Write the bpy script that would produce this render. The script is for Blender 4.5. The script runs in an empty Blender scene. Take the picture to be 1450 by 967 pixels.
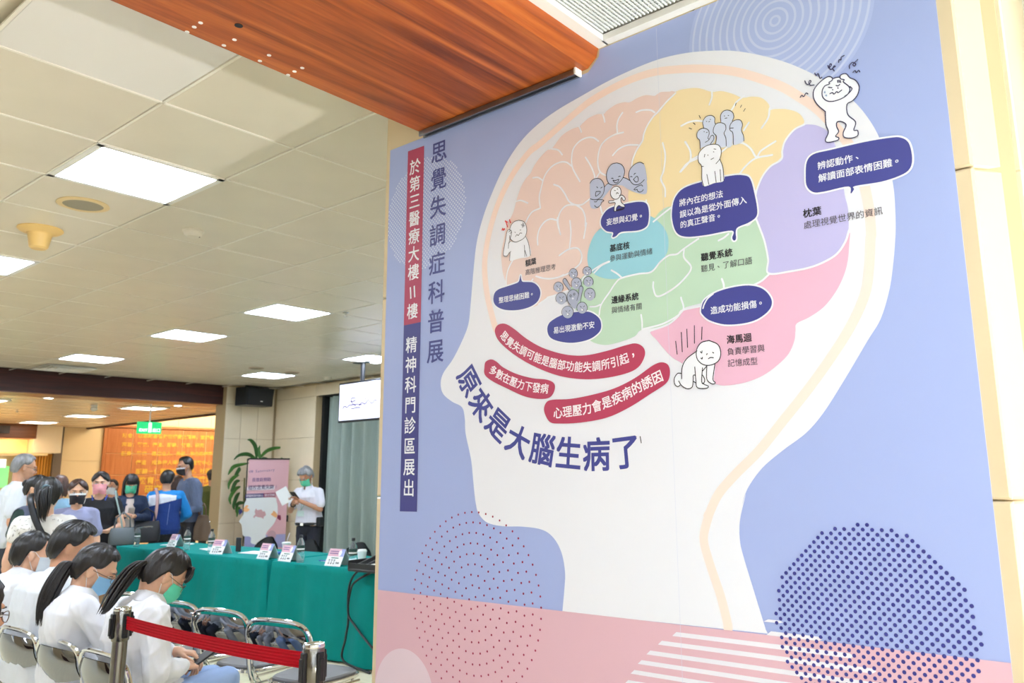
import bpy, bmesh, math, random
import numpy as np
from mathutils import Vector, Matrix, noise
from mathutils.geometry import tessellate_polygon
random.seed(7)
SC = bpy.context.scene
COL = SC.collection
PI = math.pi

# ------------------------------------------------------------------ camera
CAMH = 1.48
F_PX, PITCH, ROLL, YAW = 1127.42, 0.18992, -0.01622, 0.91039
CXP, CYP = 804.58, 454.77
_fw = Vector((math.sin(YAW)*math.cos(PITCH), math.cos(YAW)*math.cos(PITCH), math.sin(PITCH)))
_rt0 = Vector((math.cos(YAW), -math.sin(YAW), 0)); _up0 = _rt0.cross(_fw)
_rt = _rt0*math.cos(ROLL)+_up0*math.sin(ROLL); _up = -_rt0*math.sin(ROLL)+_up0*math.cos(ROLL)
CAM = Vector((0, 0, CAMH))
cd = bpy.data.cameras.new('camera'); cam = bpy.data.objects.new('camera', cd); COL.objects.link(cam)
cam.matrix_world = Matrix(((_rt.x, _up.x, -_fw.x, 0), (_rt.y, _up.y, -_fw.y, 0), (_rt.z, _up.z, -_fw.z, CAMH), (0, 0, 0, 1)))
cd.sensor_width = 36; cd.lens = F_PX/1450*36
cd.shift_x = -(CXP-725)/1450; cd.shift_y = (CYP-483.5)/1450
cd.clip_start = 0.05; cd.clip_end = 100
cd.dof.use_dof = True; cd.dof.focus_distance = 2.3; cd.dof.aperture_fstop = 6.3
SC.camera = cam

# ------------------------------------------------------------------ light and exposure
w = bpy.data.worlds.new('world'); SC.world = w; w.use_nodes = True
w.node_tree.nodes['Background'].inputs[0].default_value = (0.78, 0.90, 1.0, 1)
w.node_tree.nodes['Background'].inputs[1].default_value = 0.78
def area(name, loc, rot, sx, sy, e, col=(1, 1, 1), shape='RECTANGLE'):
    l = bpy.data.lights.new(name, 'AREA'); l.shape = shape; l.size = sx; l.size_y = sy; l.energy = e; l.color = col
    o = bpy.data.objects.new(name, l); o.location = loc; o.rotation_euler = rot; COL.objects.link(o); return o
# glass entrance behind the photographer, and the sunlit patch of floor it throws
area('entrance_daylight', (-3.0, -4.2, 1.8), (math.radians(90), 0, math.radians(-42)), 4.5, 2.6, 70, (0.84, 0.93, 1.0))
sl = bpy.data.lights.new('sun', 'SUN'); sl.energy = 18.0; sl.angle = 0.01; sl.color = (0.93, 0.97, 1.0)
so = bpy.data.objects.new('sun', sl); so.rotation_euler = (math.radians(40), 0, math.radians(-8)); COL.objects.link(so)
# glint of that sun off the polished sill, which draws the soffit's shadow on the ceiling
gl_ = bpy.data.lights.new('floor_glint', 'SPOT'); gl_.energy = 1000; gl_.spot_size = math.radians(34); gl_.spot_blend = 0.5; gl_.shadow_soft_size = 0.07
go = bpy.data.objects.new('floor_glint', gl_); go.location = (1.5, -3.85, 0.03); go.rotation_euler = (Vector((0.9, 3.0, 2.97))-Vector((1.5, -3.85, 0.03))).to_track_quat('-Z', 'Y').to_euler(); COL.objects.link(go)
SC.view_settings.view_transform = 'Standard'; SC.view_settings.look = 'None'
SC.view_settings.exposure = 0.40; SC.view_settings.gamma = 1.0; SC.view_settings.use_curve_mapping = False
SC.cycles.max_bounces = 8; SC.cycles.use_denoising = True

def hit(px, py, ax, val):
    d = _fw+_rt*((px-CXP)/F_PX)-_up*((py-CYP)/F_PX)
    return CAM+d*((val-CAM[ax])/d[ax])

# ------------------------------------------------------------------ materials
def lin(c):
    return tuple(((v/255)/12.92 if v/255 <= 0.04045 else ((v/255+0.055)/1.055)**2.4) for v in c)+(1,)
_m = {}
def mat(name, col, rough=0.6, metal=0.0, noise_s=0, noise_a=0.08, bump=0, bump_s=60, emit=0, trans=0, coat=0, sss=0, stretch=None, spec=None, ecol=None, ior=1.3):
    if name in _m: return _m[name]
    m = bpy.data.materials.new(name); m.use_nodes = True; nt = m.node_tree; b = nt.nodes['Principled BSDF']
    c = lin(col)
    b.inputs['Base Color'].default_value = c; b.inputs['Roughness'].default_value = rough; b.inputs['Metallic'].default_value = metal
    if trans: b.inputs['Transmission Weight'].default_value = trans; b.inputs['IOR'].default_value = ior
    if coat: b.inputs['Coat Weight'].default_value = coat; b.inputs['Coat Roughness'].default_value = 0.08
    if spec is not None: b.inputs['Specular IOR Level'].default_value = spec
    if sss: b.inputs['Subsurface Weight'].default_value = sss; b.inputs['Subsurface Radius'].default_value = (0.02, 0.008, 0.004); b.inputs['Subsurface Scale'].default_value = 0.5
    if emit:
        b.inputs['Emission Color'].default_value = lin(ecol) if ecol else c; b.inputs['Emission Strength'].default_value = emit
    if noise_s or bump:
        tc = nt.nodes.new('ShaderNodeTexCoord'); mp = nt.nodes.new('ShaderNodeMapping'); nt.links.new(tc.outputs['Object'], mp.inputs[0])
        if stretch: mp.inputs['Scale'].default_value = stretch
    if noise_s:
        n = nt.nodes.new('ShaderNodeTexNoise'); n.inputs['Scale'].default_value = noise_s; n.inputs['Detail'].default_value = 6
        nt.links.new(mp.outputs[0], n.inputs['Vector'])
        r = nt.nodes.new('ShaderNodeValToRGB'); r.color_ramp.elements[0].position = 0.3; r.color_ramp.elements[1].position = 0.7
        r.color_ramp.elements[0].color = tuple(v*(1-noise_a) for v in c[:3])+(1,); r.color_ramp.elements[1].color = tuple(min(1, v*(1+noise_a)) for v in c[:3])+(1,)
        nt.links.new(n.outputs[0], r.inputs[0]); nt.links.new(r.outputs[0], b.inputs['Base Color'])
    if bump:
        n2 = nt.nodes.new('ShaderNodeTexNoise'); n2.inputs['Scale'].default_value = bump_s; n2.inputs['Detail'].default_value = 4
        nt.links.new(mp.outputs[0], n2.inputs['Vector']); bp = nt.nodes.new('ShaderNodeBump'); bp.inputs['Strength'].default_value = bump; bp.inputs['Distance'].default_value = 0.01
        nt.links.new(n2.outputs[0], bp.inputs['Height']); nt.links.new(bp.outputs[0], b.inputs['Normal'])
    _m[name] = m; return m

def wood_mat(name, dark, mid, light, axis='X', rough=0.35):
    m = bpy.data.materials.new(name); m.use_nodes = True; nt = m.node_tree; b = nt.nodes['Principled BSDF']
    tc = nt.nodes.new('ShaderNodeTexCoord'); mp = nt.nodes.new('ShaderNodeMapping'); nt.links.new(tc.outputs['Object'], mp.inputs[0])
    s = {'X': (0.55, 9, 9), 'Y': (9, 0.55, 9), 'Z': (9, 9, 0.6)}[axis]; mp.inputs['Scale'].default_value = s
    n = nt.nodes.new('ShaderNodeTexNoise'); n.inputs['Scale'].default_value = 1.7; n.inputs['Detail'].default_value = 9; n.inputs['Roughness'].default_value = 0.62; n.inputs['Distortion'].default_value = 0.9
    nt.links.new(mp.outputs[0], n.inputs['Vector'])
    r = nt.nodes.new('ShaderNodeValToRGB'); e = r.color_ramp.elements
    e[0].position = 0.33; e[0].color = lin(dark); e[1].position = 0.72; e[1].color = lin(light); k = e.new(0.52); k.color = lin(mid)
    nt.links.new(n.outputs[0], r.inputs[0])
    mp2 = nt.nodes.new('ShaderNodeMapping'); mp2.inputs['Scale'].default_value = tuple(v*5 if v > 1 else v*2 for v in s); nt.links.new(tc.outputs['Object'], mp2.inputs[0])
    n2 = nt.nodes.new('ShaderNodeTexNoise'); n2.inputs['Scale'].default_value = 3; n2.inputs['Detail'].default_value = 5; nt.links.new(mp2.outputs[0], n2.inputs['Vector'])
    mx = nt.nodes.new('ShaderNodeMix'); mx.data_type = 'RGBA'; mx.blend_type = 'MULTIPLY'; mx.inputs['Factor'].default_value = 0.35
    nt.links.new(r.outputs[0], mx.inputs['A']); nt.links.new(n2.outputs[0], mx.inputs['B']); nt.links.new(mx.outputs['Result'], b.inputs['Base Color'])
    b.inputs['Roughness'].default_value = rough; _m[name] = m; return m

# ------------------------------------------------------------------ mesh builder
class MB:
    def __init__(s): s.v = []; s.f = []
    def add(s, vs, fs):
        o = len(s.v); s.v += [tuple(v) for v in vs]; s.f += [tuple(i+o for i in f) for f in fs]
    def box(s, c, d, R=None):
        x, y, z = d[0]/2, d[1]/2, d[2]/2
        vs = [Vector((a*x, b*y, e*z)) for a in (-1, 1) for b in (-1, 1) for e in (-1, 1)]
        if R is not None: vs = [R @ v for v in vs]
        vs = [v+Vector(c) for v in vs]
        s.add(vs, [(0, 1, 3, 2), (4, 6, 7, 5), (0, 4, 5, 1), (2, 3, 7, 6), (0, 2, 6, 4), (1, 5, 7, 3)])
    def bevbox(s, c, d, b=0.004, R=None):
        # box with chamfered edges (24 verts)
        x, y, z = d[0]/2, d[1]/2, d[2]/2
        bm = bmesh.new(); bmesh.ops.create_cube(bm, size=1)
        for v in bm.verts: v.co = Vector((v.co.x*2*x, v.co.y*2*y, v.co.z*2*z))
        bmesh.ops.bevel(bm, geom=list(bm.edges), offset=b, segments=1, affect='EDGES', profile=0.5)
        bm.verts.index_update()
        vs = [v.co.copy() for v in bm.verts]
        if R is not None: vs = [R @ v for v in vs]
        s.add([v+Vector(c) for v in vs], [tuple(v.index for v in f.verts) for f in bm.faces]); bm.free()
    def tube(s, pts, r, n=10, cap=True, flat=1.0, side=None, closed=False):
        pts = [Vector(p) for p in pts]; N = len(pts)
        rs = r if isinstance(r, (list, tuple)) else [r]*N
        tan = []
        for i in range(N):
            if closed: t = pts[(i+1) % N]-pts[i-1]
            else: t = pts[min(i+1, N-1)]-pts[max(i-1, 0)]
            if t.length < 1e-9: t = Vector((0, 0, 1))
            tan.append(t.normalized())
        u = Vector(side) if side is not None else (Vector((0, 0, 1)) if abs(tan[0].z) < 0.9 else Vector((1, 0, 0)))
        u = (u-tan[0]*u.dot(tan[0])).normalized()
        vs = []; fs = []
        for i in range(N):
            u = u-tan[i]*u.dot(tan[i])
            if u.length < 1e-6: u = tan[i].orthogonal()
            u.normalize(); w_ = tan[i].cross(u)
            for k in range(n):
                a = 2*PI*k/n; vs.append(pts[i]+u*(math.cos(a)*rs[i])+w_*(math.sin(a)*rs[i]*flat))
        for i in range(N if closed else N-1):
            j = (i+1) % N
            for k in range(n): fs.append((i*n+k, i*n+(k+1) % n, j*n+(k+1) % n, j*n+k))
        if cap and not closed:
            fs.append(tuple(reversed(range(n)))); fs.append(tuple((N-1)*n+k for k in range(n)))
        s.add(vs, fs)
    def capsule(s, p0, p1, r0, r1, n=12):
        p0 = Vector(p0); p1 = Vector(p1); d = (p1-p0); L = d.length
        d = d.normalized() if L > 1e-6 else Vector((0, 0, 1))
        pts = []; rs = []
        for a in (-88, -60, -30, 0): pts.append(p0+d*(r0*math.sin(math.radians(a)))); rs.append(max(1e-4, r0*math.cos(math.radians(a))))
        for a in (0, 30, 60, 88): pts.append(p1+d*(r1*math.sin(math.radians(a)))); rs.append(max(1e-4, r1*math.cos(math.radians(a))))
        s.tube(pts, rs, n)
    def ball(s, c, r, n=14, M=None, R=None):
        r = (r, r, r) if not hasattr(r, '__len__') else r
        vs = []; fs = []; m = n//2+1; c = Vector(c)
        for i in range(1, m):
            t = PI*i/m
            for k in range(n):
                a = 2*PI*k/n; p = Vector((r[0]*math.sin(t)*math.cos(a), r[1]*math.sin(t)*math.sin(a), r[2]*math.cos(t)))
                vs.append(p)
        vs.append(Vector((0, 0, r[2]))); vs.append(Vector((0, 0, -r[2])))
        T = len(vs)-2; B = T+1
        for i in range(m-2):
            for k in range(n): fs.append((i*n+k, (i+1)*n+k, (i+1)*n+(k+1) % n, i*n+(k+1) % n))
        for k in range(n): fs.append((T, k, (k+1) % n)); fs.append((B, (m-2)*n+(k+1) % n, (m-2)*n+k))
        if R is not None: vs = [R @ v for v in vs]
        vs = [v+c for v in vs]
        if M is not None: vs = [M @ v for v in vs]
        s.add(vs, fs)
    def lathe(s, prof, c=(0, 0, 0), n=20, ax='Z', cap=True):
        vs = []; fs = []; c = Vector(c)
        for r, z in prof:
            for k in range(n):
                a = 2*PI*k/n; p = Vector((max(r, 1e-5)*math.cos(a), max(r, 1e-5)*math.sin(a), z))
                if ax == 'X': p = Vector((p.z, p.x, p.y))
                if ax == 'Y': p = Vector((p.y, p.z, p.x))
                vs.append(p+c)
        for i in range(len(prof)-1):
            for k in range(n): fs.append((i*n+k, i*n+(k+1) % n, (i+1)*n+(k+1) % n, (i+1)*n+k))
        if cap: fs.append(tuple(reversed(range(n)))); fs.append(tuple((len(prof)-1)*n+k for k in range(n)))
        s.add(vs, fs)
    def prism(s, poly, fn, d):
        """poly: 2d points; fn(u,v,w)->3d; extruded by w 0..d"""
        n = len(poly); a = [fn(p[0], p[1], 0) for p in poly]+[fn(p[0], p[1], d) for p in poly]
        tr = tessellate_polygon([[Vector((p[0], p[1], 0)) for p in poly]])
        fs = [tuple(t) for t in tr]+[tuple(i+n for i in reversed(t)) for t in tr]+[(i, (i+1) % n, n+(i+1) % n, n+i) for i in range(n)]
        s.add(a, fs)
    def grid(s, fn, nu, nv, wrapu=False):
        vs = [fn(i/(nu if wrapu else nu-1), j/(nv-1)) for j in range(nv) for i in range(nu)]; fs = []
        for j in range(nv-1):
            for i in range(nu if wrapu else nu-1):
                a = j*nu+i; b = j*nu+(i+1) % nu; fs.append((a, b, b+nu, a+nu))
        s.add(vs, fs)
    def loft(s, rings):
        n = len(rings[0]); vs = [p for r in rings for p in r]; fs = []
        for i in range(len(rings)-1):
            for k in range(n): fs.append((i*n+k, i*n+(k+1) % n, (i+1)*n+(k+1) % n, (i+1)*n+k))
        fs.append(tuple(reversed(range(n)))); fs.append(tuple((len(rings)-1)*n+k for k in range(n)))
        s.add(vs, fs)
    def mesh(s, name='m'):
        m = bpy.data.meshes.new(name); m.from_pydata(s.v, [], s.f); m.update(); return m
    def obj(s, name, m, parent=None, smooth=False, world=False, fixn=True):
        me = s.mesh(name)
        if fixn and len(s.f) < 6000:
            bm = bmesh.new(); bm.from_mesh(me); bmesh.ops.recalc_face_normals(bm, faces=bm.faces); bm.to_mesh(me); bm.free()
        return link(name, me, m, parent, smooth, world)

def link(name, me, m, parent=None, smooth=False, world=False):
    if m is not None: me.materials.append(m)
    if smooth: me.polygons.foreach_set('use_smooth', [True]*len(me.polygons))
    if smooth == 'auto':
        try: me.set_sharp_from_angle(angle=math.radians(35))
        except Exception: pass
    o = bpy.data.objects.new(name, me); COL.objects.link(o)
    if parent is not None:
        o.parent = parent
        if world: o.matrix_parent_inverse = (Matrix.Translation(parent.location) @ parent.rotation_euler.to_matrix().to_4x4()).inverted()
    return o
def tag(o, label, cat, group=None):
    o['label'] = label; o['category'] = cat
    if group: o['group'] = group
    return o
def thing(name, label, cat, loc=(0, 0, 0), rz=0, group=None):
    o = bpy.data.objects.new(name, None); COL.objects.link(o); o.empty_display_size = 0.1
    o.location = loc; o.rotation_euler = (0, 0, rz); return tag(o, label, cat, group)
def dup(root, loc, rz, label, group=None):
    r = root.copy(); COL.objects.link(r); r.location = loc; r.rotation_euler = (0, 0, rz); r['label'] = label
    if group: r['group'] = group
    for ch in list(root.children):
        c = ch.copy(); COL.objects.link(c); c.parent = r
        for g in ch.children:
            d = g.copy(); COL.objects.link(d); d.parent = c
    return r
def struct(o): o['kind'] = 'structure'; return o
def spline(pts, n=8, closed=False):
    """Catmull-Rom through points (any dimension, tuples)"""
    P = [np.array(p, float) for p in pts]; N = len(P); out = []
    for i in range(N if closed else N-1):
        p0 = P[i-1] if (i > 0 or closed) else P[0]*2-P[1]; p1 = P[i]; p2 = P[(i+1) % N]
        p3 = P[(i+2) % N] if (i+2 < N or closed) else P[-1]*2-P[-2]
        for k in range(n):
            t = k/n; out.append(0.5*((2*p1)+(-p0+p2)*t+(2*p0-5*p1+4*p2-p3)*t*t+(-p0+3*p1-3*p2+p3)*t**3))
    if not closed: out.append(P[-1])
    return out
def text_mesh(body, size, weight=0.0, align='CENTER'):
    c = bpy.data.curves.new('t', 'FONT'); c.body = body; c.size = size; c.offset = weight*size; c.align_x = align; c.align_y = 'BOTTOM_BASELINE'; c.resolution_u = 3
    o = bpy.data.objects.new('t', c); COL.objects.link(o); dg = bpy.context.evaluated_depsgraph_get()
    m = bpy.data.meshes.new_from_object(o.evaluated_get(dg)); bpy.data.objects.remove(o); bpy.data.curves.remove(c)
    n = len(m.vertices); co = np.zeros(n*3); m.vertices.foreach_get('co', co); co = co.reshape(-1, 3)
    fs = [tuple(p.vertices) for p in m.polygons]; bpy.data.meshes.remove(m); return co, fs
_tc = {}
def glyph(ch, weight):
    if (ch, weight) not in _tc: _tc[(ch, weight)] = text_mesh(ch, 1.0, weight)
    return _tc[(ch, weight)]
# ================================================================== SETTING
H = 2.973; DX = 1.81; GX = 1.3576; GY = 3.10
M_tile = mat('ceiling_panel_paint', (222, 212, 194), 0.3, noise_s=3, noise_a=0.03)
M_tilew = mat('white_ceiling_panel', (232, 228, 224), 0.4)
M_bar = mat('ceiling_bar_cream', (238, 232, 220), 0.4)
M_stonep = mat('pier_stone', (236, 222, 194), 0.18, noise_s=4, noise_a=0.025)
M_stone = mat('cream_stone', (220, 201, 166), 0.18, noise_s=4, noise_a=0.025)
M_stone2 = mat('pale_stone', (232, 216, 186), 0.2, noise_s=4, noise_a=0.025)
M_joint = mat('stone_joint', (188, 166, 128), 0.7)
M_white = mat('white_paint', (236, 234, 230), 0.5)
M_black = mat('black_plastic', (24, 25, 28), 0.4)
M_dark = mat('dark_gap', (18, 20, 20), 0.8)
M_lamp = mat('lamp_diffuser', (255, 255, 255), 0.5, emit=28.0, ecol=(220, 234, 255))
M_lampw = mat('lamp_diffuser_warm', (255, 246, 232), 0.5, emit=9.0)
M_soffit = wood_mat('walnut_laminate', (116, 50, 16), (180, 88, 30), (218, 124, 52), 'X', 0.4)
M_soffit2 = wood_mat('dark_walnut_laminate', (50, 17, 13), (70, 27, 21), (88, 38, 30), 'X', 0.5)
M_orange = wood_mat('warm_veneer', (196, 120, 72), (212, 136, 84), (222, 150, 98), 'Z', 0.3)
M_chrome = mat('chrome', (228, 230, 234), 0.08, 1.0)
M_steel = mat('brushed_steel', (128, 126, 122), 0.18, 1.0, bump=0.05, bump_s=40, stretch=(60, 60, 1))

# floor: planks near the camera side, slab below
fb = MB(); fb.box((0.5, 8.5, -0.05), (20, 25, 0.1)); floor = struct(fb.obj('floor', mat('pale_vinyl', (222, 212, 180), 0.3, noise_s=2.5, noise_a=0.05, stretch=(1, 6, 1))))
pm = MB(); pm.bevbox((0, 0, 0), (0.186, 1.196, 0.004), 0.0012)
pme = pm.mesh('plank'); M_pl = [mat('plank_%s' % n, c, 0.3, noise_s=5, noise_a=0.06, stretch=(6, 1, 1)) for n, c in (('a', (226, 216, 184)), ('b', (219, 208, 174)), ('c', (230, 221, 192)))]
pmes = []
for m_ in M_pl: q = pme.copy(); q.materials.append(m_); pmes.append(q)
cnt = 0
for i in range(26):
    for j in range(9):
        x = 1.62+0.188*i; y = 2.4+1.2*j+(0.4*(i % 3))
        if x > 4.3 and y < 5.0: continue
        o = bpy.data.objects.new('plank', random.choice(pmes)); COL.objects.link(o); o.location = (x, y, 0.0025); o.parent = floor; cnt += 1
        if cnt > 230: break

# main ceiling: slab, bars, single panels
cb = MB(); cb.box((1.0, 7.2, H+0.09), (15.0, 11.9, 0.1)); ceiling = struct(cb.obj('ceiling', M_tile))
LAMPS = {(0, 1), (0, 5), (4, 5), (4, 8), (4, 12), (8, 12), (8, 8), (4, 1), (8, 4), (0, 9), (-4, 1), (-4, 5), (-4, 9), (0, 13), (-8, 5)}
tb = MB(); tb.bevbox((0, 0, 0), (0.588, 0.588, 0.016), 0.004); tme = tb.mesh('ceiling_panel'); tme.materials.append(M_tile)
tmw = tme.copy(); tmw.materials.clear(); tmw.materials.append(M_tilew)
bars = MB(); k = 0
for i in range(-14, 11):
    x = GX+0.6*i; bars.box((x, 7.25, H+0.001), (0.0115, 10.4, 0.008))
for j in range(-2, 17):
    y = GY+0.6*j; bars.box((0.9, y, H+0.0015), (14.0, 0.0115, 0.009))
bars.obj('ceiling_bars', M_bar, ceiling)
for i in range(-3, 11):
    for j in range(-2, 16):
        if (i, j) in LAMPS or (i < -1 and j < 4 and i+j < -1): continue
        x0 = GX+0.6*i+0.3; y0 = GY+0.6*j+0.3
        if x0 > 7.6 or y0 > 12.3: continue
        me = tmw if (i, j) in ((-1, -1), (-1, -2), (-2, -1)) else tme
        o = bpy.data.objects.new('ceiling_panel', me); COL.objects.link(o); o.location = (x0, y0, H+0.008+random.uniform(-.0006, .0006)); o.parent = ceiling
        o.rotation_euler = (random.uniform(-.0025, .0025), random.uniform(-.0025, .0025), 0)
def panel_lamp(x, y, z, label, m, s=0.6, light=True):
    t = thing('ceiling_light', label, 'light', (x, y, z), 0)
    fr = MB()
    for sx in (-1, 1): fr.box((sx*(s/2-0.016), 0, 0.004), (0.03, s, 0.02)); fr.box((0, sx*(s/2-0.016), 0.004), (s, 0.03, 0.02))
    fr.obj('frame', M_white, t); d = MB(); d.box((0, 0, 0.004), (s-0.06, s-0.06, 0.006)); d.obj('diffuser', m, t); return t
LL = {(0, 1): 'large square ceiling light nearest the wooden soffit', (0, 5): 'square ceiling light cut by the left edge of the picture', (4, 5): 'square ceiling light halfway back, beside a small sprinkler',
      (4, 8): 'square ceiling light in the middle of the row of three', (4, 12): 'square ceiling light beside the air vent near the dark beam', (8, 12): 'square ceiling light in front of the black loudspeaker',
      (8, 8): 'square ceiling light above the hanging screen', (4, 1): 'square ceiling light hidden beyond the mural column', (8, 4): 'square ceiling light near the curtain wall behind the column',
      (0, 9): 'square ceiling light left of the picture, above the standing group', (-4, 1): 'square ceiling light far to the left, near the soffit', (-4, 5): 'square ceiling light far to the left, middle',
      (-4, 9): 'square ceiling light far to the left, deeper in', (0, 13): 'square ceiling light left of the picture by the dark beam', (-8, 5): 'square ceiling light at the left end of the hall'}
for (i, j), lb in LL.items(): panel_lamp(GX+0.6*i+0.3, GY+0.6*j+0.3, H, lb, M_lamp)

for x, y, lb in ((0.12, -0.15, 'unseen square light added in the low ceiling to brighten the upper mural'), (-2.1, 0.4, 'unseen square light added in the low ceiling left of the photographer'), (0.2, -3.0, 'unseen square fill light added in the low ceiling far behind the photographer'), (-2.4, -2.4, 'unseen square fill light added in the low ceiling at the rear left')):
    panel_lamp(x, y, 2.768, lb, M_lamp)  # unseen lamps, added to brighten the mural and the camera side
# wooden soffit over the camera side (X direction)
sf = MB(); prof = [(2.045, 2.69), (1.313, 2.69), (1.28, 2.716), (1.272, 2.745), (1.272, 3.05), (2.045, 3.05)]
sf.prism(prof, lambda u, v, w: Vector((-5.0+w, u, v)), 6.808); soffit = struct(sf.obj('trim_1', M_soffit))
for n_, q in enumerate([(284, 32), (275, 38), (265, 45), (338, 36), (332, 56), (317, 64), (381, 78), (368, 86), (428, 96), (417, 101), (408, 106), (636, 182)]):
    p = hit(q[0], q[1], 2, 2.69); h_ = MB(); h_.lathe([(0.006 if n_ != 3 else 0.011, -0.0015), (0.006 if n_ != 3 else 0.011, 0.002)], p, 10)
    h_.obj('screw_hole' if n_ != 3 else 'bolt_hole', M_white if n_ != 3 else M_black, soffit)
# aluminium rail where the soffit meets the mural
r = thing('curtain_rail', 'short grey aluminium rail where the wooden soffit meets the mural', 'rail', (1.79, 1.7, 2.68))
q = MB(); q.box((1.792, 1.69, 2.683), (0.03, 0.70, 0.008)); q.box((1.78, 1.69, 2.676), (0.006, 0.70, 0.014)); q.box((1.80, 1.69, 2.676), (0.006, 0.70, 0.014)); q.obj('channel', mat('aluminium', (150, 152, 156), 0.35, 1.0), r, world=True)
q = MB(); q.box((1.790, 1.338, 2.68), (0.032, 0.006, 0.022)); q.obj('end_cap', M_white, r, world=True)

# lower ceiling on the camera side with mesh grille
nc = MB(); nc.box((1.6, -1.4, 2.83), (17.0, 5.35, 0.1)); ceil2 = struct(nc.obj('ceiling', M_white))
g = thing('ceiling_grille', 'white mesh air grille in the low ceiling at the top edge', 'grille', (1.2, 0.6, 2.75))
q = MB()
for x0, x1, y0, y1 in ((0.55, DX, 1.235, 1.272), (DX-0.03, DX-0.001, -0.6, 1.24), (0.55, DX, -0.63, -0.6), (0.55, 0.58, -0.6, 1.24)):
    q.box(((x0+x1)/2, (y0+y1)/2, 2.752), (x1-x0, y1-y0, 0.02))
q.obj('frame', M_white, g, world=True)
q = MB()
for k in range(150): q.box((1.18, -0.59+k*0.0122, 2.762), (1.18, 0.0035, 0.006))
for k in range(100): q.box((0.59+k*0.0119, 0.32, 2.766), (0.0035, 1.83, 0.005))
o = q.obj('mesh', mat('grille_mesh', (222, 226, 226), 0.5), g, world=True, fixn=False); o['kind'] = 'stuff'
q = MB(); q.box((1.18, 0.32, 2.775), (1.2, 1.86, 0.004)); q.obj('filter_pad', mat('filter_pad', (238, 242, 242), 0.9, bump=0.5, bump_s=300), g, world=True)

# mural column
core = MB(); core.prism([(DX+0.012, 2.248), (2.35, 2.248), (2.35, 0.235), (1.90, 0.235), (DX+0.012, 0.318)], lambda u, v, w: Vector((u, v, w)), 2.973)
wallR = struct(core.obj('wall_right', M_joint))
def tiles(parent, fn, us, zs, m, gap=0.004, d=0.012):
    for a in range(len(us)-1):
        for b in range(len(zs)-1):
            u0, u1, z0, z1 = us[a]+gap/2, us[a+1]-gap/2, zs[b]+gap/2, zs[b+1]-gap/2; bv = min(0.005, (u1-u0)/4)
            vs = [fn(u, z, 0) for u, z in ((u0, z0), (u1, z0), (u1, z1), (u0, z1))]+[fn(u, z, d-0.004) for u, z in ((u0, z0), (u1, z0), (u1, z1), (u0, z1))]+[fn(u, z, d) for u, z in ((u0+bv, z0+bv), (u1-bv, z0+bv), (u1-bv, z1-bv), (u0+bv, z1-bv))]
            q = MB(); q.add(vs, [(0, 1, 5, 4), (1, 2, 6, 5), (2, 3, 7, 6), (3, 0, 4, 7), (4, 5, 9, 8), (5, 6, 10, 9), (6, 7, 11, 10), (7, 4, 8, 11), (8, 9, 10, 11), (3, 2, 1, 0)])
            q.obj('stone_tile', m, parent)
ZS = [0.0, 0.71, 1.415, 2.115, 2.82, 2.973]
tiles(wallR, lambda u, z, d: Vector((DX+0.012-d, u, z)), [0.30, 0.95, 1.6, 2.26], ZS, M_stone)
tiles(wallR, lambda u, z, d: Vector((DX+0.012+u*0.79-d*0.62, 0.318-u*0.62-d*0.79, z)), [0.0, 0.105], ZS, M_stone)
tiles(wallR, lambda u, z, d: Vector((u, 0.235-d, z)), [1.905, 2.35], ZS, M_stone2)
# glass shopfront edge beyond the column on the right
q = MB(); q.box((4.2, 0.10, 1.6), (0.06, 0.5, 3.2)); struct(q.obj('trim_4', mat('bronze_frame', (176, 160, 128), 0.3, 0.6)))
q = MB(); q.box((4.3, -1.0, 1.6), (0.02, 2.0, 3.2)); struct(q.obj('window_1', mat('shop_glass', (150, 175, 170), 0.05, spec=1.0)))

# back wall with curtain (faces -X)
WX = 7.643
bw = MB(); bw.box((WX+0.12, 11.72, 1.5), (0.2, 1.16, 3.0)); bw.box((WX+0.12, 6.5, 2.89), (0.2, 9.28, 0.19)); bw.box((WX+0.12, 1.4, 1.4), (0.2, 3.0, 2.8)); bw.box((WX+0.6, 6.5, 1.4), (0.1, 9.6, 3.0))
wallB = struct(bw.obj('wall_back', M_joint))
tiles(wallB, lambda u, z, d: Vector((WX+0.02-d, u, z)), [11.14, 12.26], [0, 0.8, 1.46, 2.13, 2.79], M_stone2)
tiles(wallB, lambda u, z, d: Vector((WX+0.02-d, u, z)), [5.0, 5.6, 6.8, 8.0, 9.2, 10.4, 11.14, 12.26], [2.79, 2.973], M_stone2)
# tiled pier beside the opening (faces -Y)
PY = 12.30
pw = MB(); pw.box((7.24, PY+0.17, 1.5), (0.92, 0.3, 3.0)); wallP = struct(pw.obj('wall_pier', M_joint))
tiles(wallP, lambda u, z, d: Vector((u, PY+0.02-d, z)), [6.78, 7.05, 7.35, 7.643], [0, 0.8, 1.46, 2.13, 2.69, 2.973], M_stonep)
# dark beam across the back of the hall
q = MB(); q.prism([(12.42, 2.69), (12.42, 2.999), (12.9, 2.999), (12.9, 2.69)], lambda u, v, w: Vector((-6+w, u, v)), 13.2); struct(q.obj('trim_2', M_soffit2))
q = MB(); q.box((0.4, 12.67, 2.684), (12.8, 0.5, 0.012)); struct(q.obj('trim_3', wood_mat('beam_underside', (120, 78, 52), (150, 104, 72), (172, 124, 88), 'X', 0.3)))

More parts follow.
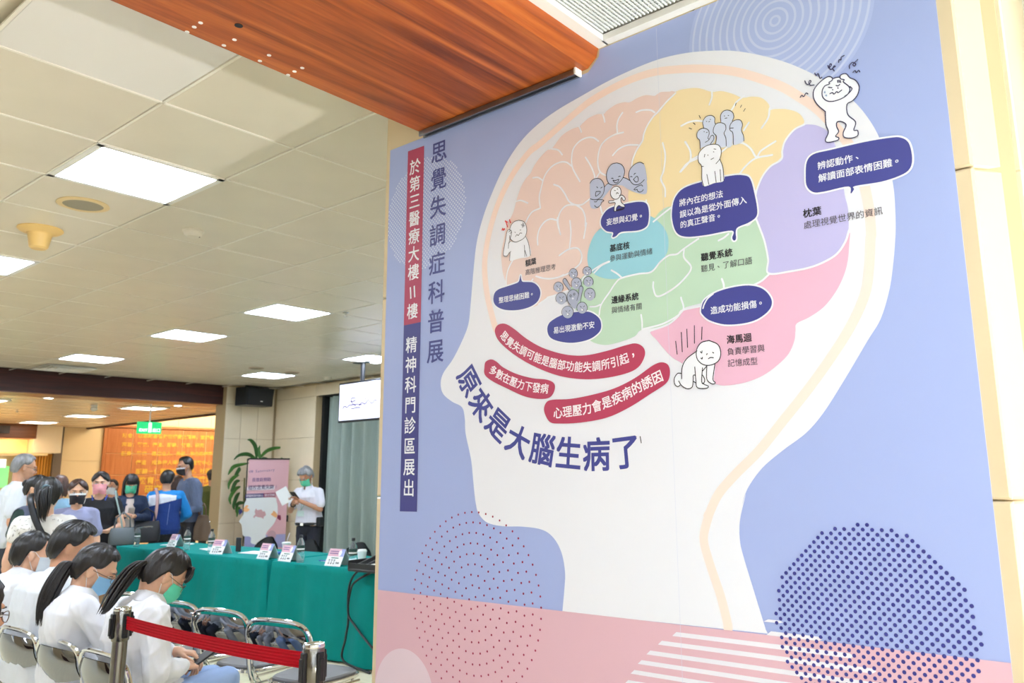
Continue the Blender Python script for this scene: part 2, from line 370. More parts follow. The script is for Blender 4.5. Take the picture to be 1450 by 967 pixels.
# ------------------------------------------------ rear hall
q = MB(); q.box((1.2, 16.5, 2.75), (13.0, 7.2, 0.1)); ceil3 = struct(q.obj('ceiling', mat('rear_ceiling', (232, 214, 184), 0.25, noise_s=1.2, noise_a=0.05)))
for j in range(1, 12):
    q = MB(); q.box((1.2, 12.95+j*0.6, 2.6985), (13.0, 0.01, 0.003)); q.obj('joint_strip', M_bar, ceil3)
for x, y, lb in ((6.24, 13.98, 'square ceiling light in the rear hall beside the exit sign'), (6.24, 16.3, 'middle square ceiling light of the rear hall'), (6.24, 18.6, 'farthest square ceiling light of the rear hall above the white box'), (3.95, 14.1, 'square rear hall light cut by the left edge of the picture')):
    panel_lamp(x, y, 2.69, lb, M_lampw)
for x, y, lb in ((4.434, 12.93, 'round downlight under the beam, left of the picture'), (6.31, 12.95, 'round downlight under the beam above the exit sign')):
    t = thing('downlight', lb, 'light', (x, y, 2.676)); q = MB(); q.lathe([(0.075, -0.004), (0.075, 0.004)], (0, 0, 0), 20); q.obj('rim', M_white, t)
    q = MB(); q.lathe([(0.055, -0.006), (0.055, 0.0)], (0, 0, 0), 20); q.obj('lens', M_lampw, t)
q = MB(); q.box((7.74, 16.3, 2.72), (0.1, 7.6, 0.10)); struct(q.obj('trim_5', M_soffit2))
# high ceiling over the warm wall
q = MB(); q.box((10.3, 16.3, 3.9), (5.2, 7.8, 0.1)); struct(q.obj('ceiling', mat('rear_high_ceiling', (246, 222, 180), 0.5)))
q = MB(); q.box((8.0, 12.6, 3.2), (0.7, 0.1, 1.4)); q.box((12.9, 16.3, 1.9), (0.1, 7.8, 4.0)); q.box((10.2, 12.6, 1.9), (5.0, 0.1, 4.0)); struct(q.obj('wall_side', M_stone2))
FY = 20.0
q = MB(); q.box((7.6, FY+0.1, 2.1), (12.0, 0.16, 4.2)); wf = struct(q.obj('wall_far', mat('warm_cream_wall', (242, 218, 172), 0.35)))
tiles(wf, lambda u, z, d: Vector((u, FY+0.02-d, z)), [7.2, 8.08], [0, 1.2, 1.95, 2.7], mat('cream_cladding', (240, 218, 176), 0.3))
tiles(wf, lambda u, z, d: Vector((u, FY+0.02-d, z)), [8.1, 8.95, 9.8, 10.65, 11.5, 12.4], [2.80, 3.8], mat('cream_cladding_b', (252, 226, 170), 0.4))
tiles(wf, lambda u, z, d: Vector((u, FY+0.02-d, z)), [8.16, 8.75, 9.35, 9.95, 10.55, 11.15, 11.75], [0.3, 1.15, 1.63, 2.13, 2.73], M_orange, gap=0.012)
q = MB()
q.box((8.11, FY-0.01, 1.4), (0.07, 0.05, 2.8)); q.box((10.0, FY-0.01, 2.76), (3.8, 0.05, 0.05)); q.obj('veneer_frame', M_orange, wf)
M_gold = mat('gold_letters', (255, 214, 96), 0.22, 0.25)
gl = MB()
rows = [(250, 198, 1258, 222, '院會，以耶穌基督救世博愛之精神，宣揚福音'), (243, 292, 1110, 303, '宗旨：醫療、傳道、服務、教育、研究'), (235, 388, 1290, 392, '願景：醫療　建立全人、典型、安全的健康照護'),
        (388, 482, 1235, 486, '傳道　成為使人得醫治與宣教中心。'), (388, 577, 1290, 572, '服務－優質親切的關懷。社區健康'), (420, 672, 1270, 660, '教育－培育全人醫療典範'), (480, 765, 1270, 745, '研究－創新醫學實證')]
for x0, y0, x1, y1, s in rows:
    a = hit(140+x0/7.439, 590+y0/7.439, 1, FY-0.02); b = hit(140+x1/7.439, 590+y1/7.439, 1, FY-0.02); n = len(s)
    for k, ch in enumerate(s):
        if ch in '　 ': continue
        co, fs = glyph(ch, 0.02); c = a.lerp(b, (k+0.5)/n); e = (b.x-a.x)/n*1.0
        gl.add([(c.x+v[0]*e, FY-0.012, c.z+(v[1]-0.36)*e*0.95) for v in co], fs)
sg = thing('wall_lettering', 'rows of gold raised lettering on the orange veneer wall', 'sign', (9.8, FY-0.012, 1.9)); gl.obj('letters', M_gold, sg, world=True, fixn=False)
# left part of the far wall
q = MB(); q.box((7.12, FY-0.05, 1.35), (0.17, 0.12, 2.7)); struct(q.obj('pillar', mat('grey_pillar', (120, 108, 98), 0.5)))
q = MB(); q.box((6.78, FY-0.2, 2.40), (0.54, 0.5, 0.58)); struct(q.obj('bulkhead', mat('cream_bulkhead', (244, 230, 200), 0.4)))
for k in range(14):
    q = MB(); q.bevbox((6.30+k*0.055, FY-0.02, 1.05), (0.047, 0.04, 2.1), 0.006); q.obj('slat', mat('amber_slat', (226, 158, 62), 0.4), wf)
q = MB(); q.box((4.2, FY-0.3, 2.55), (4.6, 0.6, 0.30)); struct(q.obj('fascia', wood_mat('brown_fascia', (120, 70, 40), (142, 88, 52), (160, 104, 64), 'X')))
q = MB(); q.box((4.2, FY-0.1, 2.2), (4.6, 0.1, 0.45)); q.box((4.6, FY-0.4, 2.07), (4.2, 0.7, 0.05)); struct(q.obj('niche', mat('amber_niche', (250, 216, 156), 0.4)))
q = MB(); q.box((4.3, FY-0.12, 1.05), (4.2, 0.08, 2.0)); struct(q.obj('shop_wall', mat('pale_shop_wall', (214, 190, 150), 0.5)))
area('niche_glow', (5.4, FY-0.6, 2.35), (math.radians(60), 0, 0), 2.0, 0.2, 12, (1.0, 0.78, 0.45))
sgn = [((0, 660, 8, 690), (120, 200, 120), 'small green lit shop sign at the left edge'), ((0, 650, 6, 662), (235, 235, 225), 'white lit shop sign above the green one'), ((28, 682, 33, 695), (70, 190, 160), 'narrow green lit poster behind the grey-haired man')]
for (x0, y0, x1, y1), c, lb in sgn:
    a = hit(x0, y0, 1, FY-0.25); b = hit(x1, y1, 1, FY-0.25); q = MB(); q.box(((a.x+b.x)/2, FY-0.22, (a.z+b.z)/2), (abs(b.x-a.x)+0.05, 0.05, abs(a.z-b.z)))
    tag(q.obj('shop_sign', mat('sign_%d_%d' % (c[0], x0), c, 0.4, emit=1.2)), lb, 'sign')
q = MB(); a = hit(3, 608, 1, FY-0.62); q.box((a.x, FY-0.63, a.z), (0.26, 0.04, 0.16)); tag(q.obj('air_vent', mat('vent_grey', (70, 62, 58), 0.5)), 'small dark vent in the brown fascia at the far left', 'vent')
# warm ceiling washers over the gold lettering
area('warm_wall_wash', (10.4, FY-1.6, 3.7), (math.radians(35), 0, 0), 3.2, 0.4, 105, (1.0, 0.84, 0.62))
q = MB(); q.box((7.95, 13.4, 2.58), (0.05, 0.05, 0.10)); q.ball((7.95, 13.36, 2.53), 0.04); tag(q.obj('camera_dome', M_black), 'small black security camera above the orange wall', 'camera')

# behind the photographer: unseen pillars, doors and counter added for the chrome to reflect
for k, x_ in enumerate((-5.6, -2.9, -0.3, 2.3)):
    q = MB(); q.bevbox((x_, -5.6, 1.5), (0.45, 0.45, 3.0), 0.02); struct(q.obj('pillar', mat('reflected_pillar', (96, 66, 48), 0.4)))
q = MB(); q.box((-1.5, -5.7, 2.2), (9.0, 0.08, 0.12)); q.box((-1.5, -5.7, 0.06), (9.0, 0.08, 0.12)); struct(q.obj('door_1', mat('bronze_frame', (176, 160, 128))))
q = MB(); q.box((-7.0, 3.0, 1.5), (0.2, 17.0, 3.0)); struct(q.obj('wall_left', M_stone2))
for k in range(5):
    q = MB(); q.box((-6.88, -3.0+k*2.6, 1.1), (0.06, 1.1, 2.2)); struct(q.obj('door_%d' % (k+2), M_soffit2))
t = thing('reflected_counter', 'unseen dark counter added behind the photographer for the chrome chairs to reflect', 'counter', (-3.2, -1.6, 0.0)); q = MB(); q.bevbox((0, 0, 0.52), (2.4, 0.7, 1.04), 0.01); q.obj('counter_body', M_soffit2, t); q = MB(); q.bevbox((0, 0, 1.06), (2.5, 0.8, 0.04), 0.008); q.obj('counter_top', M_white, t)
# unseen slab and side wall added around the ceilings to stop sun leaks
q = MB(); q.box((2.9, 8.4, 4.12), (20.5, 24.8, 0.2)); q.box((13.0, 8.4, 2.0), (0.2, 24.8, 4.2)); struct(q.obj('sun_blocker', M_stone2))
# ================================================================== MURAL (flat print on the column face X = DX)
# drawing sheets: letter -> origin and scale of the drawing coordinates
SH = {'A': (700, 100, 2.5444), 'B': (540, 180, 3.4538), 'C': (540, 440, 3.2233), 'D': (780, 200, 3.4536), 'E': (930, 130, 3.2233), 'F': (1100, 50, 3.2233), 'G': (680, 440, 3.868), 'H': (920, 380, 4.3955),
      'I': (520, 700, 3.6217), 'J': (860, 700, 2.4576), 'K': (720, 100, 4.2042), 'L': (800, 0, 4.8333), 'N': (700, 300, 6.91), 'O': (770, 370, 8.06), 'P': (1050, 130, 3.5815), 'Q': (960, 340, 2.4176),
      'R': (825, 220, 11.38), 'S': (970, 145, 7.74), 'T': (1130, 70, 6.907), 'U': (545, 225, 5.374), 'X': (0, 0, 1)}
def P(s):
    """'A 1,2 3,4 B 5,6' -> list of (y, z) on the mural plane"""
    out = []; sh = SH['X']
    for t in s.split():
        if t in SH: sh = SH[t]; continue
        x, y = t.split(','); h_ = hit(sh[0]+float(x)/sh[2], sh[1]+float(y)/sh[2], 0, DX); out.append((h_.y, h_.z))
    return out
MUR = thing('wall_mural', 'large blue printed wall mural of a white head with a coloured brain', 'mural', (DX, 1.28, 1.4))
MY0, MY1, MZ0 = 0.337, 2.233, 0.25
LAYER = [0]
def lay(n): return DX-0.0019-n*0.00022
def fmat(c, r=0.38): return mat('print_%d_%d_%d' % c, c, r, spec=0.35)
def fill(name, pts, col, n, smooth=6, parent=None, label=None):
    if smooth: pts = [tuple(p) for p in spline(pts, smooth, True)]
    pts = [(min(MY1, max(MY0, a)), b) for a, b in pts]
    q = MB(); tr = tessellate_polygon([[Vector((a, b, 0)) for a, b in pts]]); x = lay(n)
    q.add([(x, a, b) for a, b in pts], [t for t in tr])
    o = q.obj(name, fmat(col), parent or MUR, world=parent is None, fixn=False)
    if label: o['label'] = label
    return o
def ribbon(q, pts, wd, n, sm=6, closed=False, taper=False):
    if sm and len(pts) > 2: pts = [tuple(p) for p in spline(pts, sm, closed)]
    x = lay(n)-len(q.f) % 23*4e-6; N = len(pts); vs = []
    for i in range(N):
        a = pts[i-1] if (i > 0 or closed) else pts[0]; b = pts[(i+1) % N] if (i+1 < N or closed) else pts[-1]
        t = Vector((b[0]-a[0], b[1]-a[1])); t = t.normalized() if t.length > 1e-9 else Vector((1, 0)); nn = Vector((-t.y, t.x))*wd/2; xx = x-(i % 12)*3e-6
        vs += [(xx, pts[i][0]+nn.x, pts[i][1]+nn.y), (xx, pts[i][0]-nn.x, pts[i][1]-nn.y)]
    fs = [(2*i, 2*i+1, (2*i+3) % (2*N), (2*i+2) % (2*N)) for i in range(N if closed else N-1)]
    q.add(vs, fs)
    if not closed:
        for e, f_ in ((0, 1), (N-1, N-2)):
            a0 = math.atan2(pts[e][1]-pts[f_][1], pts[e][0]-pts[f_][0])
            o = len(q.v); q.v += [(x, pts[e][0]+math.cos(a0-PI/2+PI*k/6)*wd/2, pts[e][1]+math.sin(a0-PI/2+PI*k/6)*wd/2) for k in range(7)]; q.f.append(tuple(range(o, o+7)))
def strokes(name, lst, wd, col, n, sm=6, closed=False, split=False):
    if split:
        for i_, s in enumerate(lst): strokes(name, [s], wd, col, n+0.02*(i_ % 20), sm, closed)
        return
    q = MB()
    for s in lst: ribbon(q, P(s) if isinstance(s, str) else s, wd, n, sm, closed)
    return q.obj(name, fmat(col), MUR, world=True, fixn=False)
def put_text(name, body, s, col, n, weight=0.0, em=1.0, mode='line', asp=1.0, ends=False, label=None, parent=None):
    pts = P(s)
    if len(pts) > 2: pts = [tuple(p) for p in spline(pts, 12)]
    seg = [0]
    for a, b in zip(pts, pts[1:]): seg.append(seg[-1]+math.hypot(b[0]-a[0], b[1]-a[1]))
    L = seg[-1]; N = len(body); pitch = L/(N-1) if ends else L/N; q = MB(); x = lay(n)
    for k, ch in enumerate(body):
        if ch in ' 　': continue
        d = k*pitch if ends else (k+0.5)*pitch; i = 0
        while i < len(seg)-2 and seg[i+1] < d: i += 1
        t = (d-seg[i])/max(1e-9, seg[i+1]-seg[i]); a, b = pts[i], pts[i+1]
        c = (a[0]+(b[0]-a[0])*t, a[1]+(b[1]-a[1])*t); e = pitch*em
        if mode == 'V': ux, uy = -1, 0
        elif mode == 'line':
            LL_ = math.hypot(pts[-1][0]-pts[0][0], pts[-1][1]-pts[0][1]); ux, uy = (pts[-1][0]-pts[0][0])/LL_, (pts[-1][1]-pts[0][1])/LL_
        else:
            j0 = max(0, i-4); j1 = min(len(pts)-1, i+5); LL_ = math.hypot(pts[j1][0]-pts[j0][0], pts[j1][1]-pts[j0][1]); ux, uy = (pts[j1][0]-pts[j0][0])/LL_, (pts[j1][1]-pts[j0][1])/LL_
        vx, vy = uy, -ux   # 'up' on the wall (y grows to the left seen from the front)
        co, fs = glyph(ch, 0)
        w2 = max(0, weight)*0.9
        if ch in '。，、': co = co+np.array([0.26, 0.30 if ch != '、' else 0.2, 0])
        for kk, (sx, sy) in enumerate([(0, 0), (w2, w2), (-w2, w2), (-w2, -w2), (w2, -w2)] if w2 else [(0, 0)]):
            # local +x of the glyph runs to -Y on the wall; a bold face is the same outline struck five times
            q.add([(x-kk*7e-6, c[0]+ux*(v[0]+sx)*e*asp+vx*(v[1]-0.38+sy)*e, c[1]+uy*(v[0]+sx)*e*asp+vy*(v[1]-0.38+sy)*e) for v in co], [tuple(reversed(f)) for f in fs])
    o = q.obj(name, fmat(col), parent or MUR, world=parent is None, fixn=False)
    if label: o['label'] = label
    return o
NAVY = (70, 74, 148); INK = (44, 44, 52); WHT = (238, 240, 247); CRIM = (184, 66, 96)
# backing board with the notch around the soffit
board = [(MY0, MZ0), (MY1, MZ0), (MY1, 2.678), (1.356, 2.678), (1.313, 2.678), (1.272, 2.716), (1.268, 2.738), (0.9, 2.738), (MY0, 2.738)]
q = MB(); q.prism(board, lambda u, v, w: Vector((DX-0.0016+w, u, v)), 0.0015); q.obj('board', fmat((164, 178, 226)), MUR, world=True)
# concentric rings, top right
cy, cz = P('L 1440,145')[0]
q = MB(); dr = (P('L 850,290')[0][0]-cy)/12.2
for k in range(12):
    R_ = dr*(k+0.62)
    pts = [(cy+R_*math.cos(a), cz+R_*math.sin(a)) for a in [2*PI*i/72 for i in range(72)] if cz+R_*math.sin(a) < 2.737]
    if k*dr+cz < 2.72: ribbon(q, pts, dr*0.3, 1, 0, len(pts) == 72)
    else:
        arc = [(cy+R_*math.cos(a), cz+R_*math.sin(a)) for a in [PI/2+2*PI*i/144 for i in range(145)]]
        run = []
        for p in arc+[(9, 9)]:
            if p[1] < 2.737: run.append(p)
            else:
                if len(run) > 2: ribbon(q, run, dr*0.3, 1, 0)
                run = []
q.obj('ring', fmat((196, 205, 238)), MUR, world=True, fixn=False)
cpts = [(cy+dr*12.2*math.cos(2*PI*i/72), min(2.737, cz+dr*12.2*math.sin(2*PI*i/72))) for i in range(72)]
fill('disc', cpts, (174, 188, 232), 0, 0)
# white halftone disc behind the title
c0 = P('B 215,418')[0]; rr = (P('B 235,128')[0][1]-P('B 130,708')[0][1])/2
def dots(name, c, rad, pitch, dotr, col, n, stag=True, nn=8, half=True):
    q = MB(); x = lay(n); M_ = int(rad/pitch)+2
    for i in range(-2*M_, 2*M_+1):
        for j in range(-M_, M_+1):
            a = j*pitch+(pitch/2 if i % 2 else 0); b = i*pitch/2
            if a*a+b*b < rad*rad and MY0+dotr < c[0]+a < MY1-dotr and c[1]+b > MZ0+dotr:
                o = len(q.v); q.v += [(x, c[0]+a+math.cos(2*PI*k/nn)*dotr, c[1]+b+math.sin(2*PI*k/nn)*dotr) for k in range(nn)]; q.f.append(tuple(reversed(range(o, o+nn))))
    o = q.obj(name, fmat(col), MUR, world=True, fixn=False); o['kind'] = 'stuff'; return o
dots('halftone', c0, rr*0.97, rr*2/28.0, rr*2/28*0.22, (214, 222, 244), 1)
# title strips
def quad(name, s, col, n): return fill(name, P(s), col, n, 0)
quad('strip', 'X 578.5,214.7 601.4,206.6 596.5,456 572.6,461', (176, 62, 94), 3)
quad('strip', 'X 572.6,461 596.5,456 591.2,724.5 567,723.9', (70, 70, 136), 3)
put_text('lettering', '於第三醫療大樓', 'X 588.6,236 586.3,385', WHT, 4, 0.012, 0.92, 'V', 1.0, True)
put_text('lettering', '11', 'X 579.5,415 590.5,411', WHT, 4, 0.02, 2.9, 'line', 0.85, False)
put_text('lettering', '樓', 'X 585.0,428 584.6,453', WHT, 4, 0.012, 0.92, 'V', 1.0, False)
put_text('lettering', '精神科門診區展出', 'X 583.4,488 579.7,690.7', WHT, 4, 0.012, 0.86, 'V', 1.0, True)
put_text('lettering', '思覺失調症科普展', 'X 622.5,214.7 617.2,496.8', (72, 76, 142), 4, 0.012, 0.83, 'V', 1.0, True)

# head silhouette and skull band
head = P('X 797,866 800,832.5 800.8,810 796,783 785,762 768.5,750 741,745.6 713,745 691,740 678.8,727.6 674.6,713.8 671.5,688 667.8,651 660,613.7 658.8,592 654.8,576.5 640.8,568.7 628.4,557.9 624.7,543.9 628.4,528.4 642.4,508 656.3,480 664,458.6 667,432 671.7,376.9 676,342 684.8,307.4 697.8,272.7 713.7,238 734,206 757,181 786.6,158.3 827,134.5 872,110 924,87.5 965.5,76.6 1007,72.4 1048,73.4 1100,84.5 1140,99.6 1180,121 1208.6,143 1230,168 1245.8,195.8 1258,230 1266,268 1268.5,310 1268,340 Q 738,80 725,170 695,270 650,345 570,480 500,590 440,660 360,720 290,780 240,850 220,910 J 483,0 463,90 463,160 475,215 510,330 553,470')
head2 = [tuple(p) for p in spline(head, 5)]+P('X 1088,897 797,866')
fill('head_silhouette', head2, (233, 234, 242), 2, 0)
strokes('skull_band', ['X 703,466 698.7,452 690.6,417.4 687,382.7 689,353.7 696.3,319 708,284 725.3,249.5 748.5,217.6 767.6,202 815,160.7 841,140.7 882.8,117.9 924,103.4 965.5,98.3 1007,98.3 1048,103.4 1100,120 1131,136.9 1162,158.6 1199,200 1218,240 1230,290 1234,330 Q 660,0 655,100 640,190 590,300 520,410 440,520 360,620 280,720 200,800 140,870 103,950 J 355,70 337,150 355,230 395,350 418,440 422,470'], 0.0235, (247, 223, 212), 3)

# brain lobes
fill('brain_lobe', P('A 655,78 K 960,127 910,130 885,145 870,152 820,148 770,165 725,190 690,190 640,205 590,240 570,260 530,262 480,285 440,320 425,335 380,350 320,390 262,465 235,475 190,520 155,570 135,612 110,640 80,690 55,760 30,850 N 130,130 100,270 75,400 77,500 90,600 118,690 130,760 300,900 380,930 450,900 520,850 O 50,415 110,403 200,375 300,335 460,300 A 480,600 560,500 700,300 760,120'), (234, 209, 201), 4)
fill('brain_lobe', P('O 300,350 370,250 440,190 500,130 A 400,680 575,530 600,508 650,485 760,470 900,560 945,535 968,600 985,660 990,735 950,765 860,810 740,840 682,858 670,885 640,905 590,925 530,935 G 850,140 780,168 700,187 640,180 600,160 O 480,850 380,580'), (190, 218, 195), 5)
fill('brain_lobe', P('A 655,78 620,120 598,150 555,195 535,260 505,310 497,340 490,400 486,470 520,500 555,520 578,532 600,508 640,490 760,500 940,470 955,410 1000,350 1042,305 1045,270 1070,225 1115,195 1112,170 1090,150 1050,140 1010,140 995,143 990,122 965,100 930,95 895,99 860,85 820,75 785,78 740,65 700,66'), (242, 221, 176), 6, 4)
fill('brain_lobe', P('H 8,390 120,350 208,262 330,235 640,110 745,40 A 990,725 P 250,905 400,870 490,815 530,760 552,715 Q 588,10 583,70 568,125 540,180 500,230 450,265 408,286 404,310 400,345 380,390 340,430 290,465 230,488 165,498 H 420,722 350,700 210,595 150,560 100,510 50,450'), (232, 183, 206), 4, 4)
fill('brain_lobe', P('P 75,532 82,495 110,430 150,380 205,345 210,300 225,250 270,195 320,171 350,168 390,175 440,205 480,280 510,400 525,520 540,580 545,640 545,700 530,760 490,818 430,858 350,890 250,910 142,921 138,850 120,760 95,690 75,640 70,580'), (193, 188, 232), 7, 4)
fill('brain_lobe', P('D 250,425 215,460 190,520 182,570 190,620 215,650 260,670 310,675 350,668 430,652 490,640 520,610 570,550 578,480 560,430 530,395 485,365 400,350 300,390'), (152, 208, 224), 7)
W_ = 0.0050
strokes('brain_fold', ['K 765,250 800,238 850,238 875,252', 'K 565,262 573,285 578,308', 'K 425,335 432,350 438,368', 'K 683,253 660,290 650,330 653,375', 'K 688,370 640,382 590,410 555,450 538,510 538,570 555,610 600,632', 'K 625,507 660,470 710,447 775,445',
 'K 540,422 510,402 470,402 425,425 390,470 380,530 385,575 400,610 430,662', 'K 262,467 300,475 325,503', 'K 380,570 350,548 310,548 260,575 220,630 200,700 188,760 195,820', 'K 150,640 180,638 207,655', 'K 48,780 80,775 120,790', 'K 195,820 150,840 125,870 108,905 N 320,100',
 'K 275,680 310,695 340,735 365,780 400,800 440,800 470,780 495,760', 'K 463,518 495,570 515,620 518,645', 'K 550,605 525,645', 'K 400,800 350,805 315,840 300,890 305,940 D 50,455', 'K 410,803 445,830 462,880 462,930 D 178,400 165,475', 'N 620,85 560,72 500,100 450,170 430,250 433,325', 'N 625,60 625,110 655,225',
 'D 45,560 90,530 135,525 155,560 145,600 112,630', 'D 97,390 102,450 95,525', 'N 415,632 480,650 560,655 640,640 691,615 O 200,175 290,140 380,70 420,30 437,0', 'N 188,475 145,560 125,650 125,715', 'N 385,660 365,690', 'N 440,905 520,850 O 50,415 110,398 200,368 300,330', 'K 550,805 562,850',
 'L 762,640 700,700 640,770 610,800 570,860 545,920 535,967 K 770,470 745,530 738,570', 'L 1010,630 1010,670 993,720', 'L 1230,660 1180,700 1155,740 1145,755', 'L 1405,745 1395,810 1350,880', 'L 800,865 850,840 900,830 950,833', 'E 30,235 42,290 35,360 22,400 40,440 42,480', 'E 135,232 155,270 158,310',
 'E 110,367 140,330 180,310 200,300', 'E 300,275 340,245 390,235 430,260 458,300 480,270 545,228', 'E 380,378 410,340 455,305 530,290', 'E 423,143 400,178', 'D 660,5 685,50 685,95 640,150', 'D 685,95 722,75', 'D 470,290 472,330', 'D 505,395 560,350 600,320',
 'P 75,530 82,495 110,430 150,380 205,345 210,300 225,250 270,195 322,168', 'P 75,640 95,690 120,760 138,850 140,922 250,912 350,892 430,860 490,820 530,760 548,705', 'D 725,478 650,530 620,553 580,560 540,590 495,640 430,650 350,670 320,695 290,740 250,800 240,850', 'D 300,632 330,650 350,668',
 'D 215,645 250,610 290,590', 'D 655,530 655,570 690,620 650,680 590,730 525,760 505,720 505,690', 'D 640,765 648,830 560,890 450,920', 'D 445,850 450,885 450,920', 'D 195,810 225,808 245,800', 'E 285,680 310,667 330,650', 'E 300,855 308,880 310,905', 'H 8,390 120,350 180,300 208,262 330,235', 'H 455,70 465,100 467,130', 'H 640,110 700,80 745,40', 'O 440,230 470,180 560,110 670,40 750,5'],
 W_, WHT, 8.6, split=True)

# speech bubbles
def bubble(s, body_lines, wt=0.012, col=NAVY, nm='speech_bubble'):
    pts = P(s); sp = [tuple(p) for p in spline(pts, 5, True)]
    q = MB(); ribbon(q, sp, 0.0085, 10, 0, True); tr = tessellate_polygon([[Vector((a, b, 0)) for a, b in sp]]); x = lay(11)
    b = fill(nm, sp, col, 11, 0); o = q.obj('outline', fmat(WHT), b, fixn=False)
    for t, l in body_lines: put_text('lettering', t, l, WHT, 12, wt, 1.0, parent=b)
bl = [('N 265,620 272,660 285,685 330,688 380,692 425,718 455,765 457,820 430,880 370,925 280,955 180,965 90,955 25,920 0,870 10,800 50,760 120,735 190,712 240,692 255,665', [('整理思緒困難。', 'N 52,868 405,803')]),
 ('O 50,780 70,710 130,660 220,615 350,585 480,575 560,590 640,650 665,720 655,790 600,850 520,895 400,925 280,930 150,905 75,860', [('易出現激動不安', 'O 120,792 592,722')]),
 ('D 255,370 290,330 360,310 430,298 470,305 483,340 482,390 470,420 430,438 350,445 322,466 305,470 308,448 275,440 250,410', [('妄想與幻覺。', 'D 275,398 462,365')]),
 ('E 90,480 130,440 220,410 340,385 400,383 430,400 450,470 462,540 455,575 420,600 368,625 365,672 355,680 348,668 346,635 230,655 140,663 95,645 75,590 75,530', [('將內在的想法', 'E 106,510 307,466'), ('誤以為是從外面傳入', 'E 108,562 415,493'), ('的真正聲音。', 'E 110,610 305,566')]),
 ('F 135,640 140,580 170,545 250,525 400,490 520,470 570,470 605,495 620,560 610,610 570,640 480,670 360,690 355,705 340,724 330,692 220,715 170,718 140,690', [('辨認動作、', 'F 188,600 392,553'), ('解讀面部表情困難。', 'F 192,656 575,572')]),
 ('H 325,260 345,200 420,150 520,120 620,108 700,125 750,170 765,220 740,270 670,320 580,345 470,350 380,325 335,290', [('造成功能損傷。', 'H 383,265 722,214')])]
for s, l in bl: bubble(s, l)
strokes('highlight', ['H 337,250 345,225 365,190 400,160'], 0.004, WHT, 13)
rb = [('G 85,115 100,80 140,72 190,100 260,155 350,205 470,240 580,245 700,220 800,190 860,180 900,205 905,250 870,310 800,345 680,370 560,375 430,355 300,305 190,240 110,170', '思覺失調可能是腦部功能失調所引起，', 'G 125,122 160,165 210,200 270,235 350,270 430,293 500,303 570,309 640,303 700,291 760,275 830,250 868,230'),
 ('G 28,310 35,280 65,267 95,280 130,310 200,345 290,370 370,378 410,400 410,440 385,475 330,483 250,470 160,430 70,385 30,350', '多數在壓力下發病', 'G 60,316 130,360 210,398 290,418 380,428'),
 ('G 355,550 365,505 400,488 500,483 620,460 740,425 850,370 950,300 1000,283 1035,300 1043,350 1020,400 930,460 820,530 700,585 560,612 440,618 385,608', '心理壓力會是疾病的誘因', 'G 405,562 500,550 590,535 680,508 780,465 870,418 1003,350')]
for s, t, l in rb:
    b = fill('red_banner', P(s), CRIM, 10, 5); put_text('lettering', t, l, (246, 236, 242), 12, 0.018, 1.0, 'curve', parent=b)
put_text('headline', '原來是大腦生病了', 'X 664.7,538.7 682.7,573.4 707.5,602 735.5,624.6 770.5,636.5 808,641.6 848,643 886.8,639', NAVY, 5, 0.022, 0.98, 'curve', 1.0, True)
put_text('footnote_mark', '1', 'X 906,622.5 910,621.5', INK, 5, 0.0, 3.0)
for b_, s, wgt in [('額葉', 'N 312,507 420,480', .02), ('基底核', 'D 292,526 390,509', .02), ('邊緣系統', 'D 300,779 434,757', .02), ('聽覺系統', 'E 205,758 350,732', .02), ('枕葉', 'F 122,817 207,800', .02), ('海馬迴', 'H 483,446 640,428', .02)]:
    put_text('caption', b_, s, (40, 38, 44), 12, wgt)
for b_, s in [('高階推理思考', 'N 310,597 613,536'), ('參與運動與情緒', 'D 292,577 502,537'), ('與情緒有關', 'D 300,829 451,806'), ('聽見、了解口語', 'E 205,810 440,770'), ('處理視覺世界的資訊', 'F 125,870 487,800'), ('負責學習與', 'H 486,521 722,496'), ('記憶成型', 'H 489,592 678,576')]:
    put_text('caption', b_, s, (84, 80, 90), 12, -0.006)

